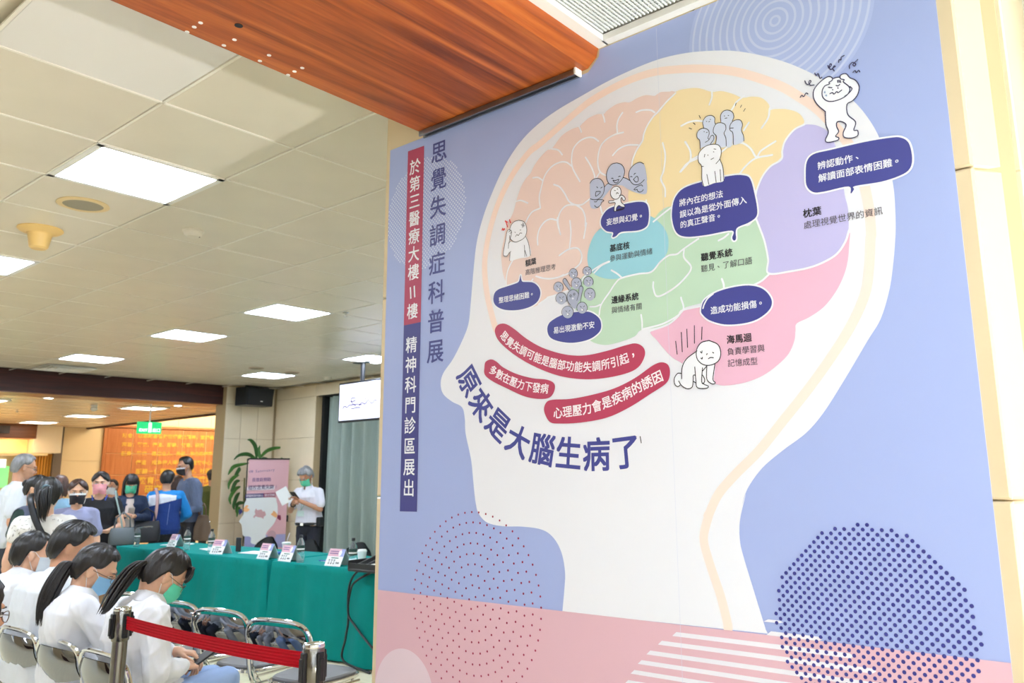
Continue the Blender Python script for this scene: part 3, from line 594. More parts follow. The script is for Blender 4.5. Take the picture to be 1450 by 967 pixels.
# little line-drawn figures
GREY = (186, 194, 218); LG = (208, 216, 236)
def figs(fills, lines, wd=0.0022, sm=5, lc=INK, mark=None):
    for i_, (s, c) in enumerate(fills): fill('figure_fill', P(s), c, 13.6+0.11*i_, 4)
    strokes('figure_outline', lines, wd, lc, 15.5, sm)
figs([('R 135,455 180,400 250,378 310,395 350,450 368,530 350,620 300,690 240,720 180,720 140,705', GREY), ('R 137,700 150,850 255,855 300,800 330,750 345,700 430,590 500,500 440,455 368,515 300,690 240,715', GREY),
      ('R 560,490 650,492 760,560 860,602 980,630 1050,605 1045,420 980,430 830,470 770,410 670,365 600,450', GREY)], [], 0.002)
figs([('R 570,130 640,155 685,220 690,300 660,380 600,450 530,485 450,470 410,400 402,310 430,220 490,150', GREY), ('R 1000,145 940,120 860,150 790,220 760,310 775,400 830,470 900,480 980,430 1050,420 1035,260', GREY),
      ('R 570,505 615,530 638,590 625,650 590,700 545,715 500,695 468,640 475,570 515,520', (240, 242, 248)), ('R 610,655 660,650 705,700 690,735 665,725 650,690 640,690 640,760 690,810 690,840 640,835 600,815 565,850 555,905 525,900 530,830 540,770 450,775 440,745 520,735', (240, 242, 248))],
     ['R 135,455 180,400 250,378 310,395 350,450 368,530 350,620 300,690 240,720 180,720 140,705', 'R 368,520 400,480 435,458', 'R 670,365 720,380 775,412', 'R 570,130 640,155 685,220 690,300 660,380 600,450 530,485 450,470 410,400 402,310 430,220 490,150 570,130',
      'R 1000,145 940,120 860,150 790,220 760,310 775,400 830,470 900,480 960,450 1010,400', 'R 985,505 960,485 900,510 845,555 870,565 895,555 905,585 940,600 975,585 995,560', 'R 205,755 240,755 260,725 330,722 360,740 320,765 310,800 270,838 235,840 210,815',
      'R 570,505 615,530 638,590 625,650 590,700 545,715 500,695 468,640 475,570 515,520 570,505', 'R 610,655 660,650 705,700 690,735 665,725 650,690 635,700 640,760 690,810 690,840 640,835 600,815 565,850 555,905 525,900 530,830 540,770 450,775 440,745 520,735',
      'R 480,380 495,375 510,382', 'R 595,355 610,345 625,348', 'R 505,410 550,412 600,395 580,440 540,450 505,410', 'R 785,355 800,347 815,355', 'R 845,320 855,300 870,298', 'R 835,395 890,345 915,385 905,430 870,435 835,395', 'R 245,515 260,530', 'R 310,535 335,518', 'R 235,590 305,592 270,640 230,665 225,630 235,590', 'R 560,630 570,608 595,622', 'R 530,572 545,575', 'R 572,548 585,552'], 0.0020)
fill('figure_shadow', P('R 510,905 600,870 690,850 670,880 580,905'), (40, 36, 60), 13, 3)
# group of six
figs([('S 210,280 205,220 240,165 295,150 335,175 335,220 345,250 330,440 250,440', LG), ('S 400,215 400,150 430,105 480,92 530,115 545,165 530,215 525,470 450,480 440,300', LG), ('S 175,520 172,425 145,395 143,345 170,305 220,290 265,310 275,350 262,395 270,430 310,370 328,385 300,460 200,500', LG),
      ('S 345,465 355,380 322,340 325,285 355,240 405,230 450,250 458,300 440,345 460,400 462,485 400,500', LG), ('S 540,470 535,345 503,310 505,255 535,215 580,197 620,205 640,250 628,312 650,370 655,430', LG), ('S 215,925 195,840 193,710 160,660 155,590 185,530 250,480 330,465 385,480 408,540 390,630 425,720 437,860 330,890', (240, 242, 250))],
     ['S 215,285 205,220 240,165 295,150 335,175 335,220 345,250', 'S 403,220 400,150 430,105 480,92 530,115 545,165 528,210', 'S 178,520 172,425 145,395 143,345 170,305 220,290 265,310 275,350 262,395 270,410', 'S 232,445 270,420 295,375 320,370 325,410 290,460', 'S 345,465 355,380 322,340 325,285 355,240 405,230 450,250 458,300 438,345 458,400 462,485',
      'S 540,470 535,345 503,310 505,255 535,215 580,197 620,205 640,250 628,312 650,370 655,430', 'S 215,925 195,840 193,708 160,660 155,590 185,530 250,480 330,465 385,480 408,540 395,620 350,678', 'S 195,708 212,708', 'S 393,630 425,720 437,860', 'S 250,795 272,905', 'S 337,762 352,882', 'S 395,742 402,870', 'S 228,575 222,605', 'S 328,516 348,520', 'S 295,632 325,615',
      'S 258,583 264,586', 'S 322,548 328,550', 'S 500,290 540,287', 'S 448,182 470,178', 'S 440,155 446,157', 'S 482,150 488,152', 'S 270,220 282,215', 'S 285,192 290,196', 'S 244,214 250,217', 'S 218,327 223,330', 'S 245,337 255,335', 'S 165,150 180,180', 'S 100,232 122,248', 'S 55,287 82,298', 'S 570,15 562,42', 'S 630,38 617,62', 'S 670,75 652,105'], 0.0018)
# worried tall figure, upper right
figs([('T 275,615 200,550 160,480 165,400 230,320 300,275 345,285 410,275 430,250 480,245 515,280 570,310 605,370 590,450 540,510 487,545 495,645 570,715 555,795 590,800 590,850 530,873 460,865 450,820 478,745 430,712 390,718 385,760 405,810 378,855 405,870 395,895 300,915 275,890 305,815 280,740', (240, 243, 250))],
     ['T 275,615 200,550 160,480 165,400 230,320 300,275 342,285 340,310 310,330 315,345 270,365 245,410 248,470 290,510 350,515 430,490 490,450 515,400 500,365 450,325 460,305 425,295 418,270 440,250 480,247 515,285 570,310 605,370 590,450 540,510 487,545 495,645 570,715 553,795 590,800 590,850 530,873 460,865 450,820 478,745 430,712 390,718 385,760 405,810 375,855 405,870 395,895 300,915 275,890 305,815 280,740 275,615',
      'T 345,295 380,283 420,278', 'T 515,370 535,395 500,440 465,465', 'T 320,440 345,430 360,445 385,420 400,430 435,405', 'T 305,378 340,382', 'T 380,360 400,365 415,350', 'T 395,310 397,330', 'T 408,308 411,330', 'T 421,312 425,332', 'T 345,400 348,404', 'T 396,383 400,387',
      'T 30,475 45,455 65,468 85,435 105,442', 'T 75,315 90,345 115,348 135,320 122,312 115,335 130,358 165,355', 'T 172,240 185,262 205,245 222,290 240,280', 'T 300,165 310,190 335,160 322,150 312,185 330,205 355,185 372,175 360,170 348,195 362,218', 'T 405,135 410,108 428,112 430,85 458,68', 'T 512,195 510,165 540,135 570,150 560,170 545,155 590,108', 'T 545,232 565,215 580,235 598,212 612,228'], 0.0026, 4, (62, 58, 92))
strokes('figure_outline', ['T 272,418 265,428 275,432', 'T 285,450 278,460 290,462'], 0.002, (130, 160, 200), 16)
# figure holding its head, left
figs([('N 160,480 165,400 130,440 100,430 105,340 135,190 160,180 160,280 220,295 300,260 320,240 350,320 365,430 250,460', WHT), ('N 250,85 300,100 325,150 325,210 300,260 250,290 210,298 170,270 155,220 165,150 200,100', (238, 240, 247))],
     ['N 250,85 300,100 325,150 325,210 300,260 250,290 210,298 170,270 160,235', 'N 160,180 175,135 205,100 250,85', 'N 160,480 163,400 135,435 105,432 100,400 120,280 138,190 165,180 180,210 155,300 148,360', 'N 150,200 175,185', 'N 165,215 180,200', 'N 163,400 172,390', 'N 150,310 170,290', 'N 315,240 345,310 365,430', 'N 305,330 310,440', 'N 310,380 328,438', 'N 218,245 232,225 245,235 262,212 280,212', 'N 212,200 216,206', 'N 262,182 270,180'], 0.0019)
strokes('pain_mark', ['N 90,165 100,185 112,175', 'N 120,90 130,115 140,150', 'N 118,95 140,105', 'N 160,80 165,100 172,110', 'N 85,180 110,168'], 0.0036, (220, 60, 60), 16, 0)
strokes('pain_mark', ['N 275,130 305,140', 'N 290,110 285,155', 'N 300,118 296,150'], 0.003, (140, 140, 150), 16, 0)
# crowd of grey heads
hd = [(180, 300, 55, 60, 1), (350, 145, 48, 58, 0), (508, 118, 50, 52, 1), (385, 258, 58, 68, 2), (522, 238, 56, 60, 0), (212, 428, 62, 68, 0), (538, 382, 62, 72, 1), (285, 585, 66, 70, 0), (450, 535, 60, 66, 2)]
fl = [('O 320,500 285,455 280,390 310,340 355,325 395,350 405,370 415,330 418,300 440,285 462,310 450,360 425,440 400,480 380,540 340,530', (172, 178, 200)), ('O 300,330 240,250 232,215 255,198 275,215 290,260 325,320', (172, 178, 200))]
ln = ['O 320,505 285,455 280,390 310,340 355,325 395,350 405,370', 'O 390,450 410,380 418,300 440,285 462,310 445,380 432,470', 'O 302,335 240,250 232,215 255,198 275,220 318,285']
for x, y, a, b, k in hd:
    fl.append(('O '+' '.join('%d,%d' % (x+(a-4)*math.cos(t), y+(b-2)*math.sin(t)-(t > 0.5 and 0)) for t in [2*PI*i/12 for i in range(12)]), (176, 182, 204)))
    ln.append('O '+' '.join('%d,%d' % (x+a*math.cos(t), y+b*math.sin(t)) for t in [math.radians(150+i*22) for i in range(12)]))
    ln.append('O %d,%d %d,%d' % (x-22, y-18, x-8, y-8)); ln.append('O %d,%d %d,%d' % (x+28, y-24, x+16, y-12))
    ln.append('O %d,%d %d,%d %d,%d %d,%d %d,%d' % (x-12, y+24, x+2, y+10, x+16, y+18, x+6, y+34, x-12, y+24))
hdm = ['O '+' '.join('%d,%d' % (x+2+13*math.cos(t), y+22+12*math.sin(t)) for t in [2*PI*i/8 for i in range(8)]) for x, y, a, b, k in hd+[(343, 405, 0, 0, 0)]]
figs(fl, ln+['O 308,397 318,385 330,397 318,410 308,397', 'O 350,378 360,365 370,376 360,390 350,378'], 0.0016)
for s in hdm: fill('open_mouth', P(s), WHT, 17, 0)
# kneeling figure
figs([('H 205,690 205,620 225,570 295,515 350,480 410,590 405,690 415,712 390,720 365,700 372,735 360,748 300,742 285,700 275,740 240,750 205,730 175,735 158,700 165,665 190,652', (238, 240, 246)), ('H 375,450 430,475 448,525 435,575 390,602 340,600 302,565 298,510 325,465', (240, 242, 248))],
     ['H 375,450 430,475 448,525 435,575 390,602 340,600 302,565 298,510 325,465 375,450', 'H 300,515 235,565 208,620 205,688', 'H 205,655 180,655 160,685 162,720 180,737 195,728', 'H 187,702 205,730 240,750 270,740 277,700 278,668 290,665', 'H 287,615 293,690 302,742 355,748 372,735 345,722 330,705 335,620', 'H 362,608 362,690 395,720 415,712 400,690 412,598', 'H 290,712 280,705', 'H 335,665 348,690 345,712 335,715', 'H 335,640 362,608',
      'H 322,520 330,528 332,515', 'H 325,560 332,565 334,555', 'H 360,538 364,532', 'H 398,524 404,528', 'H 372,563 385,556 402,557', 'H 168,455 177,535', 'H 203,400 209,520', 'H 237,380 242,493', 'H 284,358 285,467', 'H 332,367 329,444'], 0.0024)

# pink band at the foot, pale disc, stripes and dotted rings
pb = P('X 537,835 1430,938'); zt = 0.5*(pb[0][1]+pb[1][1])
fill('pink_band', [(MY0, MZ0), (MY1, MZ0), (MY1, zt), (MY0, zt)], (222, 180, 192), 4, 0)
c = P('X 572,985')[0]; R_ = P('X 572,918')[0][1]-c[1]
fill('disc', [(c[0]+R_*math.cos(2*PI*i/60), c[1]+R_*math.sin(2*PI*i/60)) for i in range(60)], (228, 206, 216), 5, 0)
for s, w_ in (('J 545,437 600,447', .006), ('J 555,481 735,499', .0095), ('J 228,484 845,552', .0105), ('J 178,514 922,612', .0105), ('J 138,548 985,660', .0105), ('J 108,581 1010,718', .0105), ('J 83,615 1020,770', .0105), ('J 62,650 1030,820', .0105), ('J 50,690 1035,870', .0105)):
    p = P(s); z = p[0][1]; fill('stripe', [(p[0][0], z-w_/2), (p[1][0], z-w_/2), (p[1][0]-0.010, z), (p[1][0], z+w_/2), (p[0][0]-0.012, z+w_/2)], (232, 230, 238), 6, 0)
c = P('I 548,556')[0]; R_ = P('I 535,90')[0][1]-c[1]; q = MB(); x = lay(7)
for k in range(1, 10):
    r_ = R_*k/9.0+0*R_; r_ = R_*(k-0.35)/8.65; nd = max(4, int(round(2*PI*r_/(R_/8.65*0.96)*0.58*1.72)))
    for i in range(nd):
        a = 2*PI*(i+0.3*k)/nd; y_, z_ = c[0]+r_*math.cos(a), c[1]+r_*math.sin(a)
        if y_ > MY1-0.005: continue
        o = len(q.v); q.v += [(x, y_+math.cos(2*PI*j/8)*0.0033, z_+math.sin(2*PI*j/8)*0.0033) for j in range(8)]; q.f.append(tuple(reversed(range(o, o+8))))
o = q.obj('dotted_ring', fmat((164, 50, 82)), MUR, world=True, fixn=False); o['kind'] = 'stuff'
a = P('X 1100,880')[0]; b = P('X 1393,930')[0]; t_ = P('X 1215,742')[0]
cy_ = (a[0]+b[0])/2; R_ = (a[0]-b[0])/2
dots('halftone', (cy_, t_[1]-R_), R_, (P('X 960,850 972,850')[0][0]-P('X 1150,905 1162,905')[1][0])*0+ (P('X 1150,905')[0][0]-P('X 1162.6,906')[0][0]), 0.0043, (62, 62, 138), 8, nn=10)
# joins between the printed panels
for px in (948,):
    y_ = P('X %d,480' % px)[0][0]; fill('print_join', [(y_-0.0004, MZ0), (y_+0.0004, MZ0), (y_+0.0004, 2.677 if y_ > 1.2 else 2.73), (y_-0.0004, 2.677 if y_ > 1.2 else 2.73)], (214, 218, 236), 9, 0)
# ================================================================== CEILING FITTINGS
t = thing('ceiling_speaker', 'round ceiling loudspeaker with a yellowed rim', 'speaker', (1.655, 4.63, H)); q = MB(); q.lathe([(0.125, 0.0), (0.128, -0.006), (0.112, -0.012), (0.098, -0.010), (0.098, 0)], (0, 0, 0), 32); q.obj('rim', mat('aged_plastic', (226, 200, 150), 0.5), t, smooth='auto')
q = MB(); q.lathe([(0.098, -0.006), (0.06, -0.010), (0.001, -0.011)], (0, 0, 0), 32, cap=False); q.obj('mesh_cover', mat('speaker_mesh', (160, 150, 130), 0.8, bump=0.4, bump_s=400), t, smooth=True)
t = thing('ceiling_sounder', 'yellowed bell-shaped ceiling sounder beside the cut-off light', 'alarm', (1.675, 5.29, H)); q = MB(); q.lathe([(0.118, 0.0), (0.120, -0.008), (0.105, -0.02), (0.07, -0.03), (0.062, -0.04)], (0, 0, 0), 32, cap=False); q.obj('flange', mat('aged_plastic2', (234, 196, 124), 0.45), t, smooth='auto')
q = MB(); q.lathe([(0.066, -0.03), (0.058, -0.07), (0.05, -0.115), (0.038, -0.125), (0.001, -0.125)], (0, 0, 0), 28, cap=False); q.obj('cone', mat('aged_plastic2', (234, 196, 124)), t, smooth='auto')
for k_, (x, y, lb) in enumerate([(2.274, 4.64, 'white smoke detector between the large light and the column'), (7.182, 10.18, 'white smoke detector near the hanging screen')]):
    t = thing('smoke_detector', lb, 'detector', (x, y, H)); q = MB(); q.lathe([(0.06, 0), (0.06, -0.012), (0.052, -0.016), (0.05, -0.03), (0.036, -0.042), (0.001, -0.044)], (0, 0, 0), 24, cap=False); q.obj('housing', mat('detector_white', (228, 220, 205), 0.4), t, smooth='auto')
    q = MB(); q.ball((0.03, -0.02, -0.04), 0.005, 8); q.obj('indicator', mat('dark_led', (90, 40, 40), 0.3), t)
for x, y, z, lb in ((5.9, 9.99, H, 'flat round ceiling speaker left of the light before the black loudspeaker'), (6.5, 10.06, H, 'flat round ceiling speaker right of the light before the black loudspeaker')):
    t = thing('ceiling_speaker', lb, 'speaker', (x, y, z)); q = MB(); q.lathe([(0.1, 0), (0.1, -0.008), (0.08, -0.012)], (0, 0, 0), 24, cap=False); q.obj('rim', mat('aged_pink', (205, 180, 160), 0.5), t); q = MB(); q.lathe([(0.08, -0.009), (0.001, -0.011)], (0, 0, 0), 24, cap=False); q.obj('mesh_cover', mat('speaker_mesh', (160, 150, 130)), t)
for x, y, z, lb in ((4.40, 6.0, H, 'small chrome sprinkler beside the second ceiling light'), (4.9, 15.6, 2.70, 'small sprinkler on the rear hall ceiling'),):
    t = thing('sprinkler', lb, 'sprinkler', (x, y, z)); q = MB(); q.lathe([(0.03, 0), (0.03, -0.005), (0.008, -0.008), (0.008, -0.03)], (0, 0, 0), 14); q.obj('escutcheon', M_chrome, t, smooth='auto')
    q = MB(); q.lathe([(0.014, -0.03), (0.016, -0.045), (0.004, -0.05)], (0, 0, 0), 12); q.obj('deflector', M_white, t)
for x, y, lb in ((5.45, 13.95, 'small white camera on the rear hall ceiling'), ):
    t = thing('ceiling_camera', lb, 'camera', (x, y, 2.70)); q = MB(); q.lathe([(0.05, 0), (0.05, -0.02), (0.03, -0.03)], (0, 0, 0), 16); q.obj('mount', M_white, t); q = MB(); q.ball((0, 0, -0.06), (0.05, 0.05, 0.045)); q.obj('housing', M_white, t, smooth=True)
t = thing('air_diffuser', 'square white air diffuser in the ceiling just before the dark beam', 'vent', (4.15, 11.68, H))
for k, s_ in enumerate((0.56, 0.42, 0.28, 0.14)):
    q = MB()
    for a in range(4):
        R = Matrix.Rotation(a*PI/2, 3, 'Z') @ Matrix.Rotation(-0.5, 3, 'X'); c = Matrix.Rotation(a*PI/2, 3, 'Z') @ Vector((0, s_/2, -0.012)); q.box(c, (s_, 0.05, 0.004), R)
    q.obj('vane', M_white, t)
# exit sign
t = thing('exit_sign', 'green lit EXIT sign with white door figure hanging from the ceiling', 'sign', (5.91, 13.0, 2.3))
q = MB(); q.bevbox((0, 0, 0.005), (0.37, 0.05, 0.185), 0.008); q.obj('housing', mat('exit_green', (30, 190, 110), 0.4, emit=0.9), t)
q = MB(); q.box((0, -0.027, 0.01), (0.045, 0.003, 0.15)); q.obj('door_figure', mat('exit_white', (240, 255, 245), 0.4, emit=1.3), t)
for body, cx_, sz in (('EXIT', -0.1, 0.062), ('出口', 0.1, 0.065)):
    co, fs = text_mesh(body, sz, 0.02); q = MB(); q.add([(cx_+v[0], -0.029, -0.055+v[1]) for v in co], fs); q.obj('lettering', mat('exit_white', (240, 255, 245)), t, fixn=False)
q = MB(); q.tube([(0, 0, 0.09), (0, 0, 0.38)], 0.012, 8); q.obj('rod', M_white, t)

# ------------------------------------------------ loudspeaker on the beam end
t = thing('loudspeaker', 'black box loudspeaker mounted at the right end of the dark beam', 'speaker', (7.1, 12.0, 2.8), math.radians(8))
q = MB(); q.prism([(-0.27, -0.15), (0.24, -0.15), (0.27, 0.10), (0.27, 0.14), (-0.27, 0.14)], lambda u, v, w: Vector((u, -0.12+w, v)), 0.26); q.obj('cabinet', M_black, t)
q = MB(); q.bevbox((0, -0.125, -0.01), (0.49, 0.012, 0.25), 0.004); q.obj('front_grille', mat('grille_black', (34, 36, 40), 0.7, bump=0.5, bump_s=300), t)
q = MB(); q.box((0.02, -0.133, -0.08), (0.05, 0.004, 0.012)); q.obj('badge', M_white, t)
q = MB(); q.tube([(-0.2, 0, 0.14), (-0.2, 0, 0.165), (0.25, 0, 0.165), (0.27, 0, 0.05)], 0.008, 6); q.obj('bracket', M_black, t)

# ------------------------------------------------ curtain, gap, TV
q = MB(); q.box((WX+0.35, 11.1, 1.4), (0.45, 0.06, 2.8)); q.box((WX+0.2, 8.1, 2.80), (0.3, 6.1, 0.03)); struct(q.obj('recess', M_dark))
def fold(u, v):
    y = 11.04-u*4.9+0.01*math.sin(v*3); a = u*4.9/0.135*PI*(1+0.05*math.sin(u*17))
    return Vector((WX+0.20+0.085*math.sin(a)*(0.75+0.25*(1-v))+0.01*math.sin(a*2.3+v*2), y+0.012*math.cos(a)*(1-v), 0.04+v*2.74))
q = MB(); q.grid(fold, 520, 12); tag(q.obj('curtain', mat('sage_curtain', (150, 164, 155), 0.75, noise_s=60, noise_a=0.05, stretch=(1, 1, 0.1)), smooth=True, fixn=False), 'floor-length grey-green pleated curtain along the back wall', 'curtain')
t = thing('hanging_screen', 'flat screen hanging from the ceiling in front of the curtain', 'television', (6.5, 8.42, 2.46), 0)
q = MB(); q.bevbox((0.02, 0, 0), (0.05, 1.05, 0.53), 0.008); q.obj('case', M_black, t)
q = MB(); q.box((-0.0065, 0, 0.0), (0.002, 1.0, 0.475)); q.obj('display', mat('lit_display', (226, 226, 244), 0.3, emit=0.75), t)
q = MB(); q.tube([(0.05, 0.1, 0.2), (0.05, 0.1, 0.52)], 0.03, 10); q.box((0.05, 0.1, 0.51), (0.1, 0.3, 0.01)); q.obj('ceiling_mount', M_black, t)
q = MB()
for s in ('485,579 488,575 491,577 494,574', '496,569 503,567 502,563 497,565 499,571 504,575', '494,574 505,572 512,573', '508,575 512,570 517,572 521,566 526,571 531,566 534,569', '497,579 505,577 510,577', '516,563 518,565'):
    pts = [hit(*map(float, a.split(',')), 0, 6.49) for a in s.split()]; pts = [(p.y-8.42, p.z-2.46) for p in pts]
    sp = [tuple(p) for p in spline(pts, 4)]
    for a, b in zip(sp, sp[1:]): q.tube([(-0.0085, a[0], a[1]), (-0.0085, b[0], b[1])], 0.006, 4)
q.obj('brush_logo', mat('logo_ink', (84, 70, 120), 0.6), t, fixn=False)

# ------------------------------------------------ tables, cloths and what is on them
M_cloth = mat('teal_cloth', (0, 130, 124), 0.8, spec=0.15, noise_s=8, noise_a=0.05, bump=0.15, bump_s=25)
def cloth(name, y0, y1, label, seed, x0=4.25, x1=4.98):
    rnd = random.Random(seed); zt = 0.752; q = MB(); ph = [rnd.uniform(0, 6) for _ in range(6)]
    per = []   # perimeter walk, near-left round
    n1, n2 = int((y1-y0)/0.02), 30
    for i in range(n1): per.append((x0, y1+(y0-y1)*i/n1, -1, 0))
    for i in range(n2): per.append((x0+(x1-x0)*i/n2, y0, 0, -1))
    for i in range(n1): per.append((x1, y0+(y1-y0)*i/n1, 1, 0))
    for i in range(n2): per.append((x1+(x0-x1)*i/n2, y1, 0, 1))
    N = len(per); rows = []
    for j in range(15):
        v = max(0, (j-1)/13); z = zt-(0.012 if j == 1 else 0)-v*0.73 if j else zt; row = []
        for k, (x, y, nx, ny) in enumerate(per):
            s_ = k*0.02; am = 0.038*v**0.8
            d = am*(math.sin(s_*9.5+ph[0])+0.6*math.sin(s_*17+ph[1]+v)+0.5*math.sin(s_*4.3+ph[2]))*0.6+0.02*v+0.016*v**0.6*(abs(math.sin(s_*5.2+ph[3]+0.3*v))-0.5)
            d += 0.008 if j else 0
            for cz in (0.30, 0.62): d += 0.0025*math.exp(-((v-cz)/0.03)**2)          # pressed creases
            sc = abs((s_/0.31) % 1-0.5); d += 0.004*math.exp(-((sc)/0.03)**2)*(v > 0)
            row.append((x+nx*d, y+ny*d, max(0.012, z)))
        rows.append(row)
    vs = [p for r in rows for p in r]; fs = [(j*N+k, j*N+(k+1) % N, (j+1)*N+(k+1) % N, (j+1)*N+k) for j in range(14) for k in range(N)]+[tuple(range(N))]
    q.add(vs, fs); o = q.obj(name, M_cloth, smooth='auto'); return tag(o, label, 'tablecloth')
cloth('tablecloth', 5.0, 6.735, 'teal tablecloth over the table nearest the mural column', 3)
cloth('tablecloth', 6.83, 9.95, 'long teal tablecloth over the table left of the gap', 5)
for y0, y1, lb in ((5.02, 6.74, 'folding table under the teal cloth nearest the column'), (6.82, 9.93, 'long table under the left teal cloth')):
    t = thing('folding_table', lb, 'table', (4.6, (y0+y1)/2, 0)); q = MB(); q.bevbox((0, 0, 0.73), (0.66, y1-y0-0.06, 0.028), 0.004); q.obj('tabletop', mat('table_grey', (190, 186, 178), 0.5), t)
    for sx in (-1, 1):
        for sy in (-1, 1): q = MB(); q.tube([(sx*0.26, sy*(y1-y0-0.5)/2, 0.004), (sx*0.26, sy*(y1-y0-0.5)/2, 0.717)], 0.014, 8); q.obj('leg', mat('grey_metal', (90, 92, 96), 0.4, 0.8), t)
ZT = 0.753
M_card = mat('white_card', (240, 240, 238), 0.5); M_cardp = mat('pink_card', (222, 176, 188), 0.5); M_cardb = mat('blue_card', (150, 160, 208), 0.5); M_ink = mat('ink_print', (46, 50, 50), 0.6); M_inkg = mat('ink_green', (60, 110, 90), 0.6)
def plate(x, y, label, seed):
    t = thing('name_plate', label, 'name plate', (x, y, ZT), math.radians(-88+random.Random(seed).uniform(-6, 6)), 'tent name plates on the teal table')
    wd, ht, dp = 0.20, 0.135, 0.06
    q = MB(); q.prism([(0, 0), (dp, ht), (dp*2, 0), (dp*2-0.002, 0), (dp, ht-0.004), (0.002, 0)], lambda u, v, w: Vector((w-wd/2, u, v)), wd); q.obj('tent_card', M_card, t)
    n = Vector((0, -ht, dp)).normalized()
    def face(u0, u1, v0, v1, k=0.0006):
        vs = []
        for (u, v) in ((u0, v0), (u1, v0), (u1, v1), (u0, v1)): vs.append(Vector(((u-0.5)*wd, dp*v, ht*v))+n*k)
        return vs
    q = MB(); q.add(face(0, 1, 0.56, 1), [(0, 1, 2, 3)]); q.obj('print_band', M_cardp, t)
    q = MB(); q.add(face(0.78, 1, 0.56, 1, 0.0011), [(0, 1, 2, 3)]); q.obj('print_corner', M_cardb, t)
    q = MB(); q.add([Vector(((0.74+0.09*math.cos(a)-0.5)*wd, dp*(0.75+0.17*math.sin(a)), ht*(0.75+0.17*math.sin(a))))+n*0.0016 for a in [2*PI*i/14 for i in range(14)]], [tuple(range(14))]); q.obj('print_head', M_card, t)
    rnd = random.Random(seed); q = MB()
    for v0 in (0.82, 0.70): q.add(face(0.08, 0.60+rnd.uniform(-.06, .06), v0, v0+0.05, 0.0012), [(0, 1, 2, 3)])
    o = q.obj('print_line', mat('print_purple', (120, 90, 140), 0.6), t)
    q = MB(); q.add(face(0.28, 0.74, 0.44, 0.49, 0.0012), [(0, 1, 2, 3)]); q.obj('print_line', M_inkg, t)
    q = MB()
    for k in range(3):
        u = 0.16+k*0.16
        for a, b, c, d in ((0, .1, .14, .36), (.02, .08, .1, .13), (0.03, .045, .16, .38), (0.065, .08, .12, .34)): q.add(face(u+a, u+b, c, d if a else .17, 0.0012), [(0, 1, 2, 3)])
        q.add(face(u, u+.1, .33, .37, 0.0013), [(0, 1, 2, 3)])
    for k in range(3): q.add(face(0.66+k*0.075, 0.66+k*0.075+0.055, .14, .24, 0.0012), [(0, 1, 2, 3)])
    o = q.obj('print_characters', M_ink, t, fixn=False)
plate(4.507, 9.177, 'tent name plate at the far left of the table, beside the bottle', 1); plate(4.323, 7.869, 'tent name plate on the left cloth with a dark phone behind it', 2)
plate(4.288, 6.974, 'tent name plate just left of the gap between the cloths', 3); plate(4.274, 6.60, 'tent name plate just right of the gap, before the cup with a straw', 4); plate(4.261, 5.871, 'tent name plate nearest the mural column, by the white cup', 5)
M_pet = mat('clear_bottle', (240, 250, 252), 0.1, trans=0.88, spec=0.6, ior=1.06); M_lab = mat('bottle_label', (40, 70, 62), 0.5); M_lab2 = mat('bottle_label_red', (190, 60, 90), 0.5)
def bottle(x, y, label, cap=(30, 34, 40), s=1.0):
    t = thing('water_bottle', label, 'bottle', (x, y, ZT), 0, 'water bottles on the teal table'); q = MB()
    q.lathe([(0.028*s, 0), (0.033*s, 0.006), (0.033*s, 0.06), (0.0295*s, 0.075), (0.033*s, 0.09), (0.033*s, 0.15), (0.030*s, 0.17), (0.014*s, 0.202), (0.0125*s, 0.215)], (0, 0, 0), 20); q.obj('bottle_body', M_pet, t, smooth='auto')
    q = MB(); q.lathe([(0.0337*s, 0.095), (0.0337*s, 0.145)], (0, 0, 0), 20, cap=False); q.obj('label_wrap', M_lab, t, smooth='auto')
    q = MB(); q.lathe([(0.0345*s, 0.108), (0.0345*s, 0.12)], (0, 0, 0), 20, cap=False); q.obj('label_stripe', M_card, t, smooth='auto')
    q = MB(); q.lathe([(0.015*s, 0.21), (0.015*s, 0.23), (0.013*s, 0.233)], (0, 0, 0), 16); q.obj('bottle_cap', mat('cap_%d' % cap[0], cap, 0.4), t, smooth='auto')
bottle(4.355, 9.656, 'clear water bottle at the left end of the table'); bottle(4.43, 8.66, 'clear water bottle beside the leftmost name plate'); bottle(4.40, 8.10, 'clear water bottle left of the second name plate')
bottle(4.308, 6.40, 'clear water bottle in the middle, in front of the man on the phone'); bottle(4.311, 5.66, 'clear water bottle beside the white paper cup')
t = thing('paper_cup', 'white paper cup with a white lid near the column', 'cup', (4.56, 5.86, ZT)); q = MB(); q.lathe([(0.028, 0), (0.04, 0.095)], (0, 0, 0), 22); q.obj('cup_body', M_card, t, smooth='auto'); q = MB(); q.lathe([(0.043, 0.093), (0.043, 0.10), (0.038, 0.104), (0.037, 0.112), (0.03, 0.113)], (0, 0, 0), 22); q.obj('lid', M_white, t, smooth='auto')
t = thing('takeaway_cup', 'pale takeaway cup with a straw behind the middle name plates', 'cup', (4.78, 7.35, ZT)); q = MB(); q.lathe([(0.03, 0), (0.042, 0.09)], (0, 0, 0), 22); q.obj('cup_body', mat('cup_pinkish', (232, 214, 210), 0.4), t, smooth='auto'); q = MB(); q.lathe([(0.045, 0.088), (0.045, 0.1), (0.03, 0.104)], (0, 0, 0), 22); q.obj('lid', M_white, t, smooth='auto'); q = MB(); q.tube([(0, 0, 0.1), (0.01, -0.03, 0.19)], 0.004, 8); q.obj('straw', mat('straw', (236, 220, 226), 0.4), t)
